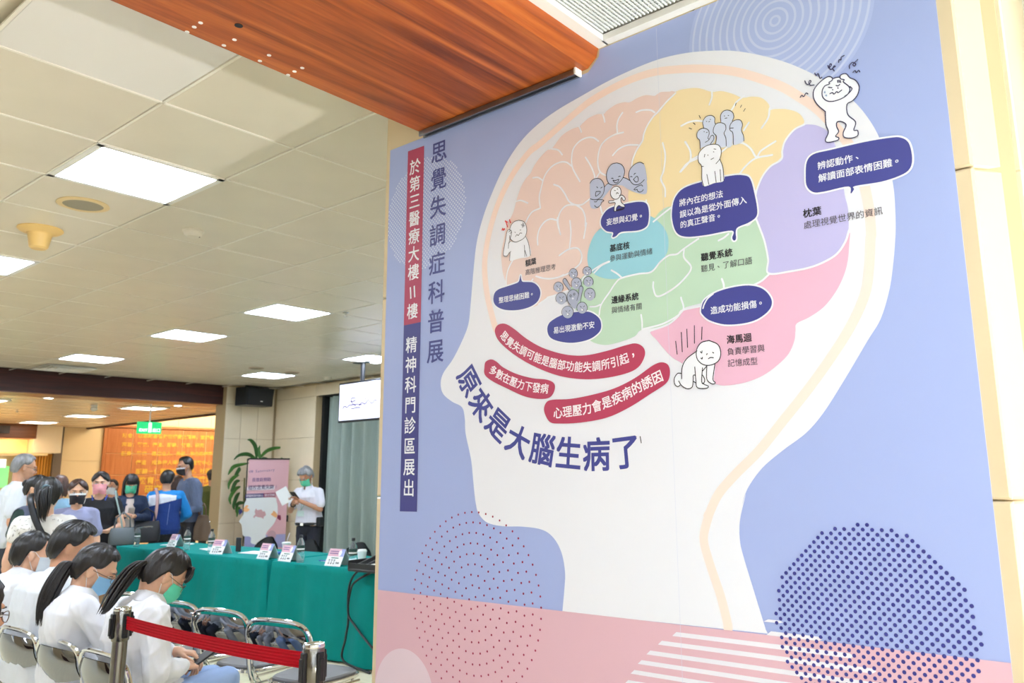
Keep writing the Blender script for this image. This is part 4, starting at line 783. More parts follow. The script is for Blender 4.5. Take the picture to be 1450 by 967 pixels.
for k, (x, y, rz, lb) in enumerate([(4.72, 9.45, 0.3, 'white sheet of paper at the left end of the table'), (4.62, 8.45, -0.2, 'white sheets between the first two name plates'), (4.62, 7.62, 0.15, 'white sheets behind the second name plate'), (4.55, 6.15, -0.1, 'white sheets beside the rightmost name plate')]):
    t = thing('paper_sheets', lb, 'paper', (x, y, ZT), rz); q = MB(); q.box((0, 0, 0.001), (0.21, 0.297, 0.002)); q.box((0.02, 0.015, 0.003), (0.21, 0.297, 0.0015), Matrix.Rotation(0.12, 3, 'Z')); q.obj('sheets', M_card, t)
t = thing('marker_pen', 'blue pen lying on the sheets beside the rightmost name plate', 'pen', (4.44, 6.22, ZT+0.006), 0.2); q = MB(); q.tube([(0, -0.07, 0.004), (0, 0.07, 0.004)], 0.004, 8); q.obj('barrel', mat('pen_blue', (60, 70, 180), 0.4), t)
t = thing('tissue_pack', 'small blue packet at the left of the middle name plate', 'packet', (4.62, 7.30, ZT), 0.4); q = MB(); q.bevbox((0, 0, 0.012), (0.08, 0.11, 0.022), 0.006); q.obj('pack', mat('pack_blue', (60, 110, 190), 0.4), t); q = MB(); q.add([(-0.01, -0.02, 0.024), (0.02, -0.02, 0.024), (0.01, 0.03, 0.075), (-0.02, 0.01, 0.024)], [(0, 1, 2), (1, 3, 2), (0, 2, 3)]); q.obj('tissue', M_card, t)
t = thing('phone', 'dark phone propped behind the second name plate', 'phone', (4.56, 7.86, ZT), 0.2); q = MB(); q.bevbox((0, 0, 0.075), (0.010, 0.075, 0.14), 0.005); q.obj('case', M_black, t)
# black AV tray hanging over the table corner with its cables
t = thing('av_tray', 'black equipment tray with a white keyboard at the table corner by the column', 'tray', (4.3, 5.17, ZT), 0)
q = MB(); q.bevbox((0.0, 0.0, 0.012), (0.42, 0.52, 0.02), 0.004); q.box((-0.2, 0, 0.04), (0.012, 0.52, 0.05)); q.box((0.2, 0, 0.06), (0.012, 0.52, 0.10)); q.box((0, 0.255, 0.05), (0.42, 0.012, 0.07)); q.obj('tray_body', M_black, t)
q = MB(); q.bevbox((-0.05, -0.03, 0.035), (0.2, 0.40, 0.024), 0.008); q.obj('keyboard', M_white, t)
q = MB(); q.prism([(-0.2, 0.04), (0.2, 0.04), (0.2, 0.16)], lambda u, v, w: Vector((u, 0.2+w, v)), 0.02); q.obj('side_panel', M_black, t)
for nm, pts, lb in (('cable', '527,792 510,806 497,822 493,845 493,880 489,905 486,935', 'thick black cable falling down the table front to the floor'), ('cable', '527,806 505,822 496,838 493,868 502,885 527,917', 'black cable looping down the table front and crossing the other')):
    pp = [hit(*map(float, a.split(',')), 0, 4.17) for a in pts.split()]; pp = [p if i else p+Vector((0.08, 0, 0)) for i, p in enumerate(pp)]
    pp = [Vector((p.x, p.y, max(0.012, p.z))) for p in pp]
    if nm: pp.append(Vector((4.16, pp[-1].y-0.35, 0.012)) if '935' in pts else pp[-1]+Vector((0.02, -0.2, -0.12 if pp[-1].z > 0.14 else 0)))
    q = MB(); q.tube([tuple(p) for p in spline([tuple(p) for p in pp], 8)], 0.009, 8); tag(q.obj(nm, M_black, smooth='auto'), lb, 'cable')

# ------------------------------------------------ folding chairs
M_seat = mat('grey_vinyl_seat', (96, 94, 94), 0.4, bump=0.05, bump_s=200); M_mir = mat('mirror_steel', (142, 145, 152), 0.05, 1.0)
def folding_chair(name, label, group):
    t = thing(name, label, 'chair', (0, 0, 0), 0, group)
    def up(z, s=1):   # back upright line (leans back)
        return Vector((s*0.222, -0.20-(z-0.45)*0.20 if z > 0.45 else -0.20+(0.45-z)*0.85, z))
    pts = [up(0.012, -1), up(0.25, -1), up(0.45, -1), up(0.62, -1), up(0.70, -1), Vector((-0.195, -0.262, 0.752)), Vector((-0.13, -0.272, 0.778)), Vector((0, -0.280, 0.785)), Vector((0.13, -0.272, 0.778)), Vector((0.195, -0.262, 0.752)), up(0.70), up(0.62), up(0.45), up(0.25), up(0.012)]
    q = MB(); q.tube([tuple(p) for p in spline([tuple(p) for p in pts], 4)], 0.0115, 10); q.obj('back_frame', M_chrome, t, smooth='auto')
    def pan(u, v):
        x = (u-0.5)*2; w_ = 0.212-0.012*v-0.03*max(0, v-0.75)*4; z = 0.60+0.03*x*x+v*(0.165-0.05*x*x); y = -0.235-(z-0.6)*0.2-0.05*(1-x*x)-0.012*math.sin(PI*v)
        return Vector((x*w_, y, z))
    q = MB(); q.grid(pan, 17, 7); n = len(q.v); q.add([Vector(v)+Vector((0, 0.005, 0)) for v in q.v], [tuple(reversed(f)) for f in q.f])
    q.obj('backrest', M_mir, t, smooth=True, fixn=False)
    for sx in (-1, 1):
        q = MB(); q.lathe([(0.013, -0.006), (0.013, 0.003), (0.006, 0.005)], (sx*0.165, -0.262-0.0, 0.685), 10, 'Y'); q.obj('rivet', M_chrome, t)
        q = MB(); q.tube([(sx*0.20, -0.34, 0.012), (sx*0.20, -0.10, 0.28), (sx*0.20, 0.09, 0.43)], 0.0105, 10); q.obj('rear_leg', M_chrome, t, smooth='auto')
        for y_ in (-0.34, 0.172): q = MB(); q.lathe([(0.016, 0), (0.016, 0.03), (0.012, 0.034)], (sx*(0.20 if y_ < 0 else 0.222), y_, 0), 10); q.obj('foot_cap', M_black, t)
        q = MB(); q.tube([(sx*0.211, -0.20, 0.43), (sx*0.211, 0.12, 0.425)], 0.008, 8); q.obj('seat_rail', M_chrome, t, smooth='auto')
    q = MB(); q.tube([(-0.2, -0.27, 0.09), (0.2, -0.27, 0.09)], 0.008, 8); q.obj('stretcher', M_chrome, t)
    def outline(sc, n=28):
        o = []
        for k in range(n):
            a = 2*PI*k/n; c, s_ = math.cos(a), math.sin(a); x = 0.195*sc*math.copysign(abs(c)**0.55, c); y = 0.19*sc*math.copysign(abs(s_)**0.55, s_); o.append((x*(1-0.06*(y < 0)), y+0.01))
        return o
    q = MB(); rings = [[Vector((x, y, z)) for x, y in outline(s_)] for z, s_ in ((0.43, 0.98), (0.436, 1.02), (0.45, 1.02), (0.454, 1.0))]; q.loft(rings); q.obj('seat_rim', M_chrome, t, smooth='auto')
    q = MB(); rings = [[Vector((x, y, z)) for x, y in outline(s_)] for z, s_ in ((0.45, 0.95), (0.462, 0.95), (0.470, 0.90), (0.472, 0.6))]; q.loft(rings); q.obj('seat', M_seat, t, smooth='auto')
    return t
ch0 = folding_chair('folding_chair', '', 'chrome folding chairs of the audience')
CH = [(2.72, 3.88, 'empty chrome folding chair nearest the belt post by the column'), (2.73, 4.46, 'empty chrome folding chair in the middle of the front row'), (2.74, 5.00, 'empty chrome folding chair partly behind the woman in the green mask'),
      (2.76, 5.55, 'chrome folding chair hidden behind the bowed woman in the front row'),
      (1.87, 3.79, 'chrome folding chair of the woman in the green mask'), (1.87, 4.27, 'chrome folding chair of the woman with the long ponytail and scrunchie'), (1.87, 4.77, 'chrome folding chair at the left edge under the man in the white coat'), (1.87, 5.34, 'chrome folding chair of the masked man at the far left'), (0.98, 3.05, 'chrome folding chair outside the left edge')]
for k, (x, y, lb) in enumerate(CH):
    if k == 0: ch0.location = (x, y, 0.005); ch0.rotation_euler = (0, 0, -PI/2+0.17); ch0['label'] = lb; ch0.scale = (1.03, 1, 0.975)
    else: dup(ch0, (x, y, 0.005), -PI/2+(0.17 if k < 4 else 0)+random.uniform(-.03, .03), lb)
# round-backed black chairs behind the table
def office_chair(x, y, lb):
    t = thing('padded_chair', lb, 'chair', (x, y, 0.005), PI/2+0.1, 'black padded chairs behind the table')
    q = MB()
    def pan(u, v):
        a = (u-0.5)*2; w_ = 0.22*math.sqrt(max(0.05, 1-0.75*max(0, v-0.35)**2/0.42)); return Vector((a*w_, -0.22+0.03*a*a-0.06*v, 0.52+v*0.27*(1-0.15*a*a)))
    q.grid(pan, 15, 9); q.add([Vector(v)+Vector((0, -0.03, 0)) for v in q.v], [tuple(reversed(f)) for f in q.f]); q.obj('backrest', M_black, t, smooth=True, fixn=False)
    q = MB(); q.bevbox((0, 0, 0.45), (0.44, 0.42, 0.06), 0.02); q.obj('seat', M_black, t)
    for sx in (-1, 1):
        for sy in (-1, 1): q = MB(); q.tube([(sx*0.18, sy*0.17, 0.43), (sx*0.21, sy*0.21, 0.005)], 0.011, 8); q.obj('leg', M_chrome, t)
office_chair(5.35, 9.0, 'black padded chair behind the table, left of the banner foot'); office_chair(5.35, 8.15, 'black padded chair behind the table, right of the banner foot'); office_chair(5.35, 7.25, 'grey-black padded chair behind the table before the curtain'); office_chair(5.3, 6.35, 'black padded chair behind the table beside the column')

# ------------------------------------------------ belt barrier posts
M_red = mat('red_belt', (178, 4, 26), 0.7, spec=0.15, bump=0.1, bump_s=300)
def post(x, y, rz, lb, first):
    t = thing('barrier_post', lb, 'post', (x, y, 0.005), rz, 'steel belt barrier posts'); q = MB(); q.lathe([(0.16, 0), (0.16, 0.015), (0.13, 0.03), (0.032, 0.04)], (0, 0, 0), 32); q.obj('base', M_steel, t, smooth='auto')
    q = MB(); q.lathe([(0.0275, 0.035), (0.0275, 0.868)], (0, 0, 0), 28); q.obj('pole', M_steel, t, smooth='auto')
    q = MB(); q.lathe([(0.030, 0.862), (0.032, 0.866), (0.032, 0.975), (0.030, 0.978)], (0, 0, 0), 30); q.obj('head', M_steel, t, smooth='auto')
    q = MB(); q.lathe([(0.0315, 0.976), (0.033, 0.980), (0.031, 0.987), (0.025, 0.984), (0.001, 0.984)], (0, 0, 0), 30); q.obj('top_cap', M_chrome, t, smooth='auto')
    for a in (0, 90, 180, 270):
        R = Matrix.Rotation(math.radians(a), 3, 'Z'); q = MB(); q.bevbox(R @ Vector((0.035, 0, 0.92)), (0.011, 0.022, 0.092), 0.003, R); q.bevbox(R @ Vector((0.043, 0, 0.917)), (0.006, 0.015, 0.066), 0.002, R); q.obj('belt_clip', M_black, t)
    q = MB(); q.lathe([(0.005, -0.034), (0.005, -0.031)], (0, 0, 0.885), 8, 'X'); q.obj('screw', M_chrome, t); return t
p1 = post(1.515, 3.43, 0.02, 'steel barrier post in front of the woman in the green mask', 1)
q = MB(); q.lathe([(0.0055, -0.0345), (0.0055, -0.032)], (0, 0, 0.948), 14, 'X'); q.obj('sticker', mat('red_sticker', (240, 60, 70), 0.5), p1)
p2 = post(1.525, 2.175, 0.02, 'steel barrier post beside the mural column', 2)
q = MB()
def belt(u, v):
    z = 0.938-0.010*4*u*(1-u)+(v-0.5)*0.048; return Vector((1.515+0.01*u+0.0013*math.sin(v*31), 3.385-(3.385-2.222)*u, z))
q.grid(belt, 24, 31); q.add([Vector(v)+Vector((-0.0015, 0, 0)) for v in q.v], [tuple(reversed(f)) for f in q.f]); tag(q.obj('barrier_belt', M_red, smooth=True, fixn=False), 'bright red woven belt stretched between the two steel posts', 'belt')

# ------------------------------------------------ roll-up banner with plant behind
BY = 11.6
t = thing('rollup_banner', 'pink roll-up banner with a white head in front of the plant', 'banner', (7.09, BY, 0.005)); SB = (330, 640, 7.16)
def B(s, d=0.0015):
    out = []
    for a in s.split():
        x, y = map(float, a.split(',')); h_ = hit(SB[0]+x/SB[2], SB[1]+y/SB[2], 1, BY); out.append((h_.x, h_.z))
    return out
def bfill(nm, s, c, n, sm=0):
    pts = B(s) if isinstance(s, str) else s
    if sm: pts = [tuple(p) for p in spline(pts, sm, True)]
    q = MB(); tr = tessellate_polygon([[Vector((a, b, 0)) for a, b in pts]]); q.add([(a, BY-0.002-n*0.0012, b) for a, b in pts], [tuple(x_) for x_ in tr]); return q.obj(nm, mat('banner_%d_%d_%d' % c, c, 0.5), t, world=True, fixn=False)
q = MB(); q.box((7.17, BY, 1.0), (0.70, 0.003, 1.59)); q.obj('banner_sheet', mat('banner_pink', (222, 176, 184), 0.5), t, world=True)
bfill('violet_foot', [(6.82, 0.42), (7.52, 0.42), (7.52, 0.62), (6.82, 0.64)], (160, 160, 206), 0)
bfill('white_head', '160,460 410,460 440,500 452,560 445,650 410,730 350,800 330,850 345,930 190,930 180,870 150,855 110,855 95,830 85,740 60,710 62,695 95,650 105,600 110,540 130,490', (232, 234, 234), 1, 4)
bfill('disc', [(hit(330+390/7.16, 640+845/7.16, 1, BY).x+0.075*math.cos(a), hit(330+390/7.16, 640+845/7.16, 1, BY).z+0.075*math.sin(a)) for a in [2*PI*i/24 for i in range(24)]], (196, 158, 168), 2)
bfill('puzzle_piece', '232,572 245,590 285,582 300,605 318,600 330,640 310,655 305,680 290,665 250,660 225,650 215,668 203,655 225,630 218,605', (208, 164, 168), 3, 2)
bfill('hand_shape', '100,580 130,540 155,545 140,565 165,580 150,600 115,605', (246, 186, 130), 3, 3); bfill('hand_shape', '445,630 410,595 400,615 380,630 405,650 435,665', (246, 186, 130), 3, 3)
bfill('sleeve', '55,585 85,575 95,610 60,640', (66, 66, 128), 3); bfill('sleeve', '450,640 480,640 485,680 475,695 445,670', (140, 50, 80), 3)
bfill('strip', '125,425 310,418 308,460 120,468', (70, 66, 120), 2); bfill('strip', '310,418 430,412 428,455 308,460', (150, 56, 92), 2); bfill('white_bar', '140,355 420,345 418,380 136,390', (240, 232, 238), 2)
for body, a, c in (('幻聲 Sanctuary', '155,200 420,178', (96, 80, 130)), ('長效針劑助', '188,283 382,277', (92, 70, 130)), ('〔', '105,360 135,359', (110, 90, 140)), ('〕', '428,352 458,350', (110, 90, 140)), ('穩控思覺失調', '150,362 410,352', (60, 44, 96)), ('掌握病情的核心', '128,446 305,440', (240, 230, 240)), ('穩定照顧', '315,438 422,434', (240, 230, 240))):
    p = B(a); n_ = len(body); wd = (p[1][0]-p[0][0]); e = wd/n_; q = MB()
    for k, ch in enumerate(body):
        co, fs = glyph(ch, 0); ee = e*(1.0 if ord(ch) > 255 else 1.5); cx_ = p[0][0]+e*(k+0.5); cz_ = p[0][1]+(p[1][1]-p[0][1])*(k+0.5)/n_
        for sx in (0, 0.02*ee): q.add([(cx_+v[0]*ee+sx, BY-0.0085-sx*0.01, cz_+(v[1]-0.36)*ee) for v in co], fs)
    q.obj('lettering', mat('banner_%d_%d_%d' % c, c, 0.5), t, world=True, fixn=False)
q = MB(); q.box((7.17, BY, 1.795), (0.71, 0.02, 0.02)); q.obj('top_bar', M_black, t, world=True)
q = MB(); q.bevbox((7.17, BY, 0.06), (0.76, 0.16, 0.10), 0.02); q.obj('foot_case', mat('aluminium', (150, 152, 156)), t, world=True)
for x_ in (6.815, 7.53): q = MB(); q.tube([(x_, BY+0.03, 0.1), (x_, BY+0.03, 1.80)], 0.009, 8); q.obj('support_pole', M_black, t, world=True)
q = MB(); q.bevbox((7.545, BY+0.02, 0.86), (0.03, 0.04, 0.1), 0.005); q.obj('pole_clip', M_black, t, world=True)
# plant
t = thing('potted_plant', 'tall potted plant with long arching leaves behind the pink banner', 'plant', (7.12, 11.98, 0.005)); q = MB(); q.lathe([(0.15, 0), (0.2, 0.38), (0.215, 0.38), (0.215, 0.42), (0.19, 0.42)], (0, 0, 0), 24); q.obj('pot', mat('plant_pot', (150, 130, 110), 0.6), t, smooth='auto')
q = MB(); q.lathe([(0.185, 0.39), (0.001, 0.40)], (0, 0, 0), 20, cap=False); q.obj('soil', mat('soil', (60, 44, 32), 0.9), t)
for k, (x_, y_, z_) in enumerate([(0.02, 0, 1.72), (-0.12, 0.03, 1.5), (0.12, -0.02, 1.3)]): q = MB(); q.tube([(x_*0.3, y_, 0.38), (x_*0.8, y_, z_*0.6), (x_, y_, z_)], [0.02, 0.016, 0.012], 8); q.obj('cane', mat('cane_green', (110, 112, 60), 0.6), t, smooth='auto')
SL = (300, 540, 4.835)
leaves = ['317,535 320,480 330,437', '317,535 300,450 270,405 245,400', '325,530 380,475 450,455 515,455', '310,530 250,500 190,505 150,537', '320,540 280,530 240,540', '330,535 360,530 400,535', '240,560 160,580 130,610 112,640', '200,590 190,600 165,640 155,655', '195,640 150,660 120,700 115,740', '190,680 165,690 140,740 130,755', '190,720 160,740 125,800 130,845', '190,760 170,790 150,850 155,880', '190,860 180,880 172,930', '490,690 492,720 488,770', '470,560 480,540 478,520', '200,830 178,840 165,900']
for k, s in enumerate(leaves):
    dy = random.Random(k).uniform(-0.10, 0.16); pp = []
    for a in s.split():
        x_, y_ = map(float, a.split(',')); h_ = hit(SL[0]+x_/SL[2], SL[1]+y_/SL[2], 1, 11.98+dy*0.6); pp.append(tuple(h_-Vector((7.12, 11.98, 0.005))))
    if k not in (2, 14): pp[0] = (pp[0][0], 0.0, pp[0][2])
    sp = [Vector(p) for p in spline(pp, 7)]; N_ = len(sp); q = MB(); vs = []
    for i, p in enumerate(sp):
        u = i/(N_-1); w_ = 0.007+0.027*math.sin(PI*min(1, u**0.8))*(1-u*0.3) if u < 1 else 0.001; tt = (sp[min(i+1, N_-1)]-sp[max(i-1, 0)]).normalized(); sd = tt.cross(Vector((0.3, 1, 0.2))).normalized(); nn = sd.cross(tt).normalized()
        vs += [p-sd*w_+nn*0.008, p, p+sd*w_+nn*0.008]
    q.add(vs, [(3*i+j, 3*i+j+1, 3*i+j+4, 3*i+j+3) for i in range(N_-1) for j in (0, 1)]); q.obj('leaf', mat(('leaf_green', 'leaf_dark')[k % 2], ((62, 112, 40), (44, 88, 36))[k % 2], 0.4), t, smooth=True, fixn=False)
# ================================================================== PEOPLE
def remesh(mb, vox, it=3, wr=0.0, wf=30, seed=0):
    me = mb.mesh('tmp'); o = bpy.data.objects.new('tmp', me); COL.objects.link(o)
    r = o.modifiers.new('r', 'REMESH'); r.mode = 'VOXEL'; r.voxel_size = vox
    s = o.modifiers.new('s', 'SMOOTH'); s.iterations = it; s.factor = 0.5
    dg = bpy.context.evaluated_depsgraph_get(); m2 = bpy.data.meshes.new_from_object(o.evaluated_get(dg)); bpy.data.objects.remove(o); bpy.data.meshes.remove(me)
    if wr:
        n = len(m2.vertices); co = np.zeros(n*3); m2.vertices.foreach_get('co', co); co = co.reshape(-1, 3); no = np.zeros(n*3); m2.vertices.foreach_get('normal', no); no = no.reshape(-1, 3)
        rs = np.random.RandomState(seed); d = np.zeros(n)
        for k in range(7):
            v = rs.normal(size=3); v[2] *= 0.55; v = v/np.linalg.norm(v)*wf*rs.uniform(0.5, 1.7); w_ = rs.normal(size=3)*wf*0.25
            d += (1-np.abs(np.sin(co@v+1.6*np.sin(co@w_+rs.uniform(0, 6))+rs.uniform(0, 6))))**2.2*rs.uniform(0.5, 1)
        d = (d/7-0.25)*wr*2.2; co += no*d[:, None]; m2.vertices.foreach_set('co', co.ravel()); m2.update()
    return m2
SKIN = {'a': (226, 178, 148), 'b': (212, 160, 128), 'c': (196, 142, 110)}
def skin(k): return mat('skin_'+k, SKIN[k], 0.5, sss=0.15, noise_s=14, noise_a=0.03)
def hairm(c): return mat('hair_%d_%d_%d' % c, c, 0.36, noise_s=30, noise_a=0.35, bump=0.35, bump_s=60, stretch=(1.5, 1.5, 0.25), spec=0.6)
def clothm(c, **k): return mat('cloth_%d_%d_%d' % c, c, 0.8, noise_s=12, noise_a=0.02, bump=0.12, bump_s=400, **k)

def hand(q, wrist, d, n, side, curl=0.5, s=1.0, spread=0.10, thumb_out=0.8):
    """palm plus five fingers; d = direction of the fingers, n = back-of-hand normal, side = +1 thumb on the +x_ side (x_ = d x n)"""
    d = Vector(d).normalized(); n = Vector(n); n = (n-d*n.dot(d)).normalized(); x_ = d.cross(n)*side; w_ = Vector(wrist)
    R = Matrix((x_, d, n)).transposed()
    q.capsule(w_, w_+d*0.02*s, 0.023*s, 0.024*s, 10)
    for k in range(4):
        u = (1.5-k)/1.5; b = w_+d*(0.075+0.006*(1-abs(u-0.33)))*s+x_*(u*0.030)*s
        q.capsule(w_+d*0.015*s+x_*(u*0.018)*s, b, 0.0135*s, 0.0115*s, 8)
        L = (0.042, 0.046, 0.042, 0.033)[k]*s; r = (0.0088, 0.0088, 0.0084, 0.0074)[k]*s
        a = 0.15+curl*(0.6+0.12*k); dd = (d+x_*u*spread).normalized(); p = b
        for j, (f, c) in enumerate(((1, 1.0), (0.66, 1.25), (0.5, 0.9))):
            v = dd*math.cos(a)-n*math.sin(a); p2 = p+v*L*f; q.capsule(p, p2, r*(1-0.08*j), r*(0.92-0.08*j), 8); p = p2; a += curl*c*0.85+0.08
    b = w_+d*0.02*s+x_*0.022*s-n*0.004*s; v = (d*0.75+x_*thumb_out-n*0.35*curl).normalized(); p2 = b+v*0.042*s; q.capsule(b, p2, 0.0125*s, 0.0105*s, 8)
    v2 = (d*1.0+x_*(thumb_out*0.35)-n*0.55*curl).normalized(); p3 = p2+v2*0.030*s; q.capsule(p2, p3, 0.0102*s, 0.0094*s, 8); q.capsule(p3, p3+(v2-n*0.2*curl).normalized()*0.024*s, 0.0092*s, 0.0075*s, 8)

def sellipse(c, ax, ay, rx, ry, n=24, e=0.85):
    out = []
    for k in range(n):
        a = 2*PI*k/n; x, y = math.cos(a), math.sin(a); out.append(c+ax*(rx*math.copysign(abs(x)**e, x))+ay*(ry*math.copysign(abs(y)**e, y)))
    return out

def figure(lb, loc, face, H=1.62, sit=False, lean=0, slump=0.03, head=(0, 0, 0), headoff=(0, 0.035, 0.0), arms=None, girth=1.0, sk='a', vox=0.007, top=None, legs=None, hair=None, mask=None, glasses=False,
           skirt=False, coat=False, group=None, shwid=1.0, knees=None, pel=None, neck_l=0.075):
    s = H/1.65; th = math.atan2(-face[0], face[1]); t = thing('person', lb, 'person', (loc[0], loc[1], 0.005 if not sit else 0), th, group)
    pz = 0.535 if sit else 0.90*s
    if pel: pz = pel
    P0 = Vector((0, 0, pz)); L = (0.44 if sit else 0.50)*s; l = math.radians(lean); up = Vector((0, math.sin(l), math.cos(l))); fw = Vector((0, math.cos(l), -math.sin(l))); X = Vector((1, 0, 0))
    NK = P0+up*L; MID = (P0+NK)/2-fw*slump*2
    def sp(u): return P0*(1-u)**2+MID*2*u*(1-u)+NK*u*u
    def spt(u): return ((MID-P0)*(1-u)+(NK-MID)*u).normalized()
    prof = [(-0.12, .150, .105), (0.0, .168, .118), (0.18, .160, .112), (0.42, .138, .100), (0.62, .152, .112), (0.80, .168, .112), (0.91, .130, .088), (0.98, .080, .066), (1.03, .060, .055)]
    def torso(q, off, u0=-0.12, u1=1.03, gx=1.0, extra=None):
        rings = []
        for u, rx, ry in prof:
            if u < u0 or u > u1: continue
            tt = spt(max(0, min(1, u))); c = sp(u) if 0 <= u <= 1 else (sp(0)+spt(0)*L*u if u < 0 else NK+spt(1)*L*(u-1)); ay = X.cross(tt)*-1
            ay = tt.cross(X)*1.0
            rings.append(sellipse(c, X, ay, rx*s*girth*gx+off, ry*s*girth+off))
        q.loft(rings)
    SH = {}; A = {}
    stt = spt(0.9)
    for sd, k in ((-1, 'L'), (1, 'R')): SH[k] = sp(0.858)+X*(sd*0.156*s*shwid*(0.5+0.5*girth))+stt*0.008
    arms = arms or {}
    for k, sd in (('L', -1), ('R', 1)):
        if k in arms and arms[k] is not None: a = arms[k]; A[k] = (Vector(a[0]), Vector(a[1]), Vector(a[2]), Vector(a[3]), a[4])
        else: A[k] = (SH[k]+Vector((sd*0.05, -0.03, -0.27*s)), SH[k]+Vector((sd*0.055, 0.05, -0.50*s)), Vector((0, 0.15, -1)), Vector((sd, 0, 0)), 0.45)
    # head frame
    hs = 0.97*(0.5+0.5*s); hp, hy, hr = [math.radians(v) for v in head]
    nd = spt(1.0); HC = NK+nd*(0.045 if sit else neck_l)*s+Vector((0, headoff[1], 0.085*s+headoff[2]))+Vector((headoff[0], 0, 0))
    HM = Matrix.Translation(HC) @ Matrix.Rotation(hy, 4, 'Z') @ Matrix.Rotation(-hp, 4, 'X') @ Matrix.Rotation(hr, 4, 'Y') @ Matrix.Scale(hs, 4)
    # ---- body: one continuous skin surface
    q = MB(); torso(q, -0.016)
    q.tube([sp(0.93), NK+nd*0.02, HM @ Vector((0, -0.03, -0.05)), HM @ Vector((0, -0.025, 0))], [0.062*s, 0.052*s, 0.050*s, 0.05*s], 14)
    for k in 'LR':
        e, w_, d, n, c = A[k]; sd = -1 if k == 'L' else 1
        q.capsule(sp(0.95), SH[k], 0.045*s, 0.042*s); q.capsule(SH[k], e, 0.044*s*girth, 0.036*s); q.capsule(e, w_, 0.036*s, 0.0245*s)
        q.ball(e.lerp(w_, 0.25), 0.038*s, 10); hand(q, w_, d, n, -sd if False else sd*-1, c, 0.95*s)
    HP = {}
    for k, sd in (('L', -1), ('R', 1)):
        hp_ = P0+X*sd*0.088*s+Vector((0, 0, -0.03))
        if sit:
            kn = Vector(knees[k]) if knees else Vector((sd*0.11, 0.44*s, 0.50)); an = Vector((kn.x*1.0, kn.y-0.02, 0.085))
        else: kn = Vector((sd*0.09*s, 0.02, 0.48*s)); an = Vector((sd*0.095*s, -0.01, 0.085*s))
        HP[k] = (hp_, kn, an); q.capsule(hp_, kn, 0.080*s, 0.053*s); q.capsule(kn, an, 0.053*s, 0.036*s); q.capsule(an-Vector((0, 0.03, 0.03)), an+Vector((0, 0.14, -0.045)), 0.035, 0.026)
    def hb(c, r, R=None): q.ball(c, r, 16, HM, R)
    hb((0, -0.012, 0.028), (.077, .095, .088)); hb((0, .022, -.022), (.066, .072, .074)); hb((0, .030, -.058), (.053, .058, .052)); hb((0, .068, -.094), (.024, .022, .020))
    hb((0.036, .058, -.025), (.024, .026, .024)); hb((-0.036, .058, -.025), (.024, .026, .024)); hb((0, .079, .032), (.046, .014, .012))
    q.tube([HM @ Vector((0, .084, .022)), HM @ Vector((0, .098, .0)), HM @ Vector((0, .109, -.022)), HM @ Vector((0, .094, -.034))], [.008, .010, .0135, .010], 10)
    hb((.012, .094, -.029), (.009, .010, .008)); hb((-.012, .094, -.029), (.009, .010, .008)); hb((0, .090, -.056), (.024, .009, .006)); hb((0, .087, -.066), (.021, .010, .007))
    for sd in (-1, 1):
        hb((sd*.078, -.008, -.006), (.009, .019, .031), Matrix.Rotation(sd*0.35, 3, 'Z')); hb((sd*.081, -.014, .008), (.008, .016, .018), Matrix.Rotation(sd*0.6, 3, 'Z'))
    b = link('body', remesh(q, vox, 2), skin(sk), t, True)
    def part(nm, qq, m_, smooth=True, fixn=False): return qq.obj(nm, m_, t, smooth=smooth, fixn=fixn)
    # ---- eyes, brows, mouth
    for sd in (-1, 1):
        qq = MB(); qq.ball((sd*.031, .0755, .004), (.0140, .0135, .0064), 12, HM); part('eye', qq, mat('eye_white', (236, 232, 228), 0.25))
        qq = MB(); qq.ball((sd*.031, .0845, .002), (.0062, .006, .0064), 10, HM); part('iris', qq, mat('iris', (34, 22, 16), 0.15))
        qq = MB(); qq.tube([HM @ Vector((sd*(.016+.03*u), .0905-.008*u*u*1.5, .009+.004*math.sin(PI*u))) for u in (0, .25, .5, .75, 1)], .0017, 6); part('eyelid', qq, mat('lash', (30, 22, 20), 0.6))
        qq = MB(); qq.tube([HM @ Vector((sd*(.014+.036*u), .0945-.014*u*u, .025+.005*math.sin(PI*u*0.8))) for u in (0, .25, .5, .75, 1)], [.0022, .0034, .0034, .003, .0014], 6); part('eyebrow', qq, hairm(tuple(min(255, v+14) for v in (hair or {}).get('c', (22, 18, 18)))))
    if not mask:
        qq = MB(); qq.ball((0, .0945, -.061), (.022, .006, .0055), 12, HM); part('lips', qq, mat('lips', (188, 112, 100), 0.5))
    # ---- clothing
    top = top or {}; cm = top.get('m') or clothm(top.get('c', (230, 230, 230))); q = MB(); off = top.get('off', 0.014); sl = top.get('sleeve', 'long')
    torso(q, off, (0.0 if top.get('tuck') else -0.12) if not coat else 0.0, 0.99)
    if coat or top.get('hem'):
        hz = top.get('hem', 0.46 if sit else 0.55); c0 = P0+Vector((0, 0.03 if sit else 0, 0))
        if sit: q.loft([sellipse(P0+Vector((0, 0, 0.10)), X, Vector((0, 1, 0)), .165*s*girth+off, .12*s*girth+off), sellipse(P0+Vector((0, 0.04, -0.02)), X, Vector((0, 1, 0)), .18*s*girth+off, .14*s+off), sellipse(Vector((0, 0.08, hz)), X, Vector((0, 1, 0)), .19*s*girth+off, .16*s+off, e=.7)])
        else: q.loft([sellipse(P0+Vector((0, 0, 0.12)), X, Vector((0, 1, 0)), .15*s*girth+off, .11*s*girth+off), sellipse(P0, X, Vector((0, 1, 0)), .18*s*girth+off, .13*s*girth+off), sellipse(Vector((0, 0, hz)), X, Vector((0, 1, 0)), .20*s*girth+off, .15*s+off)])
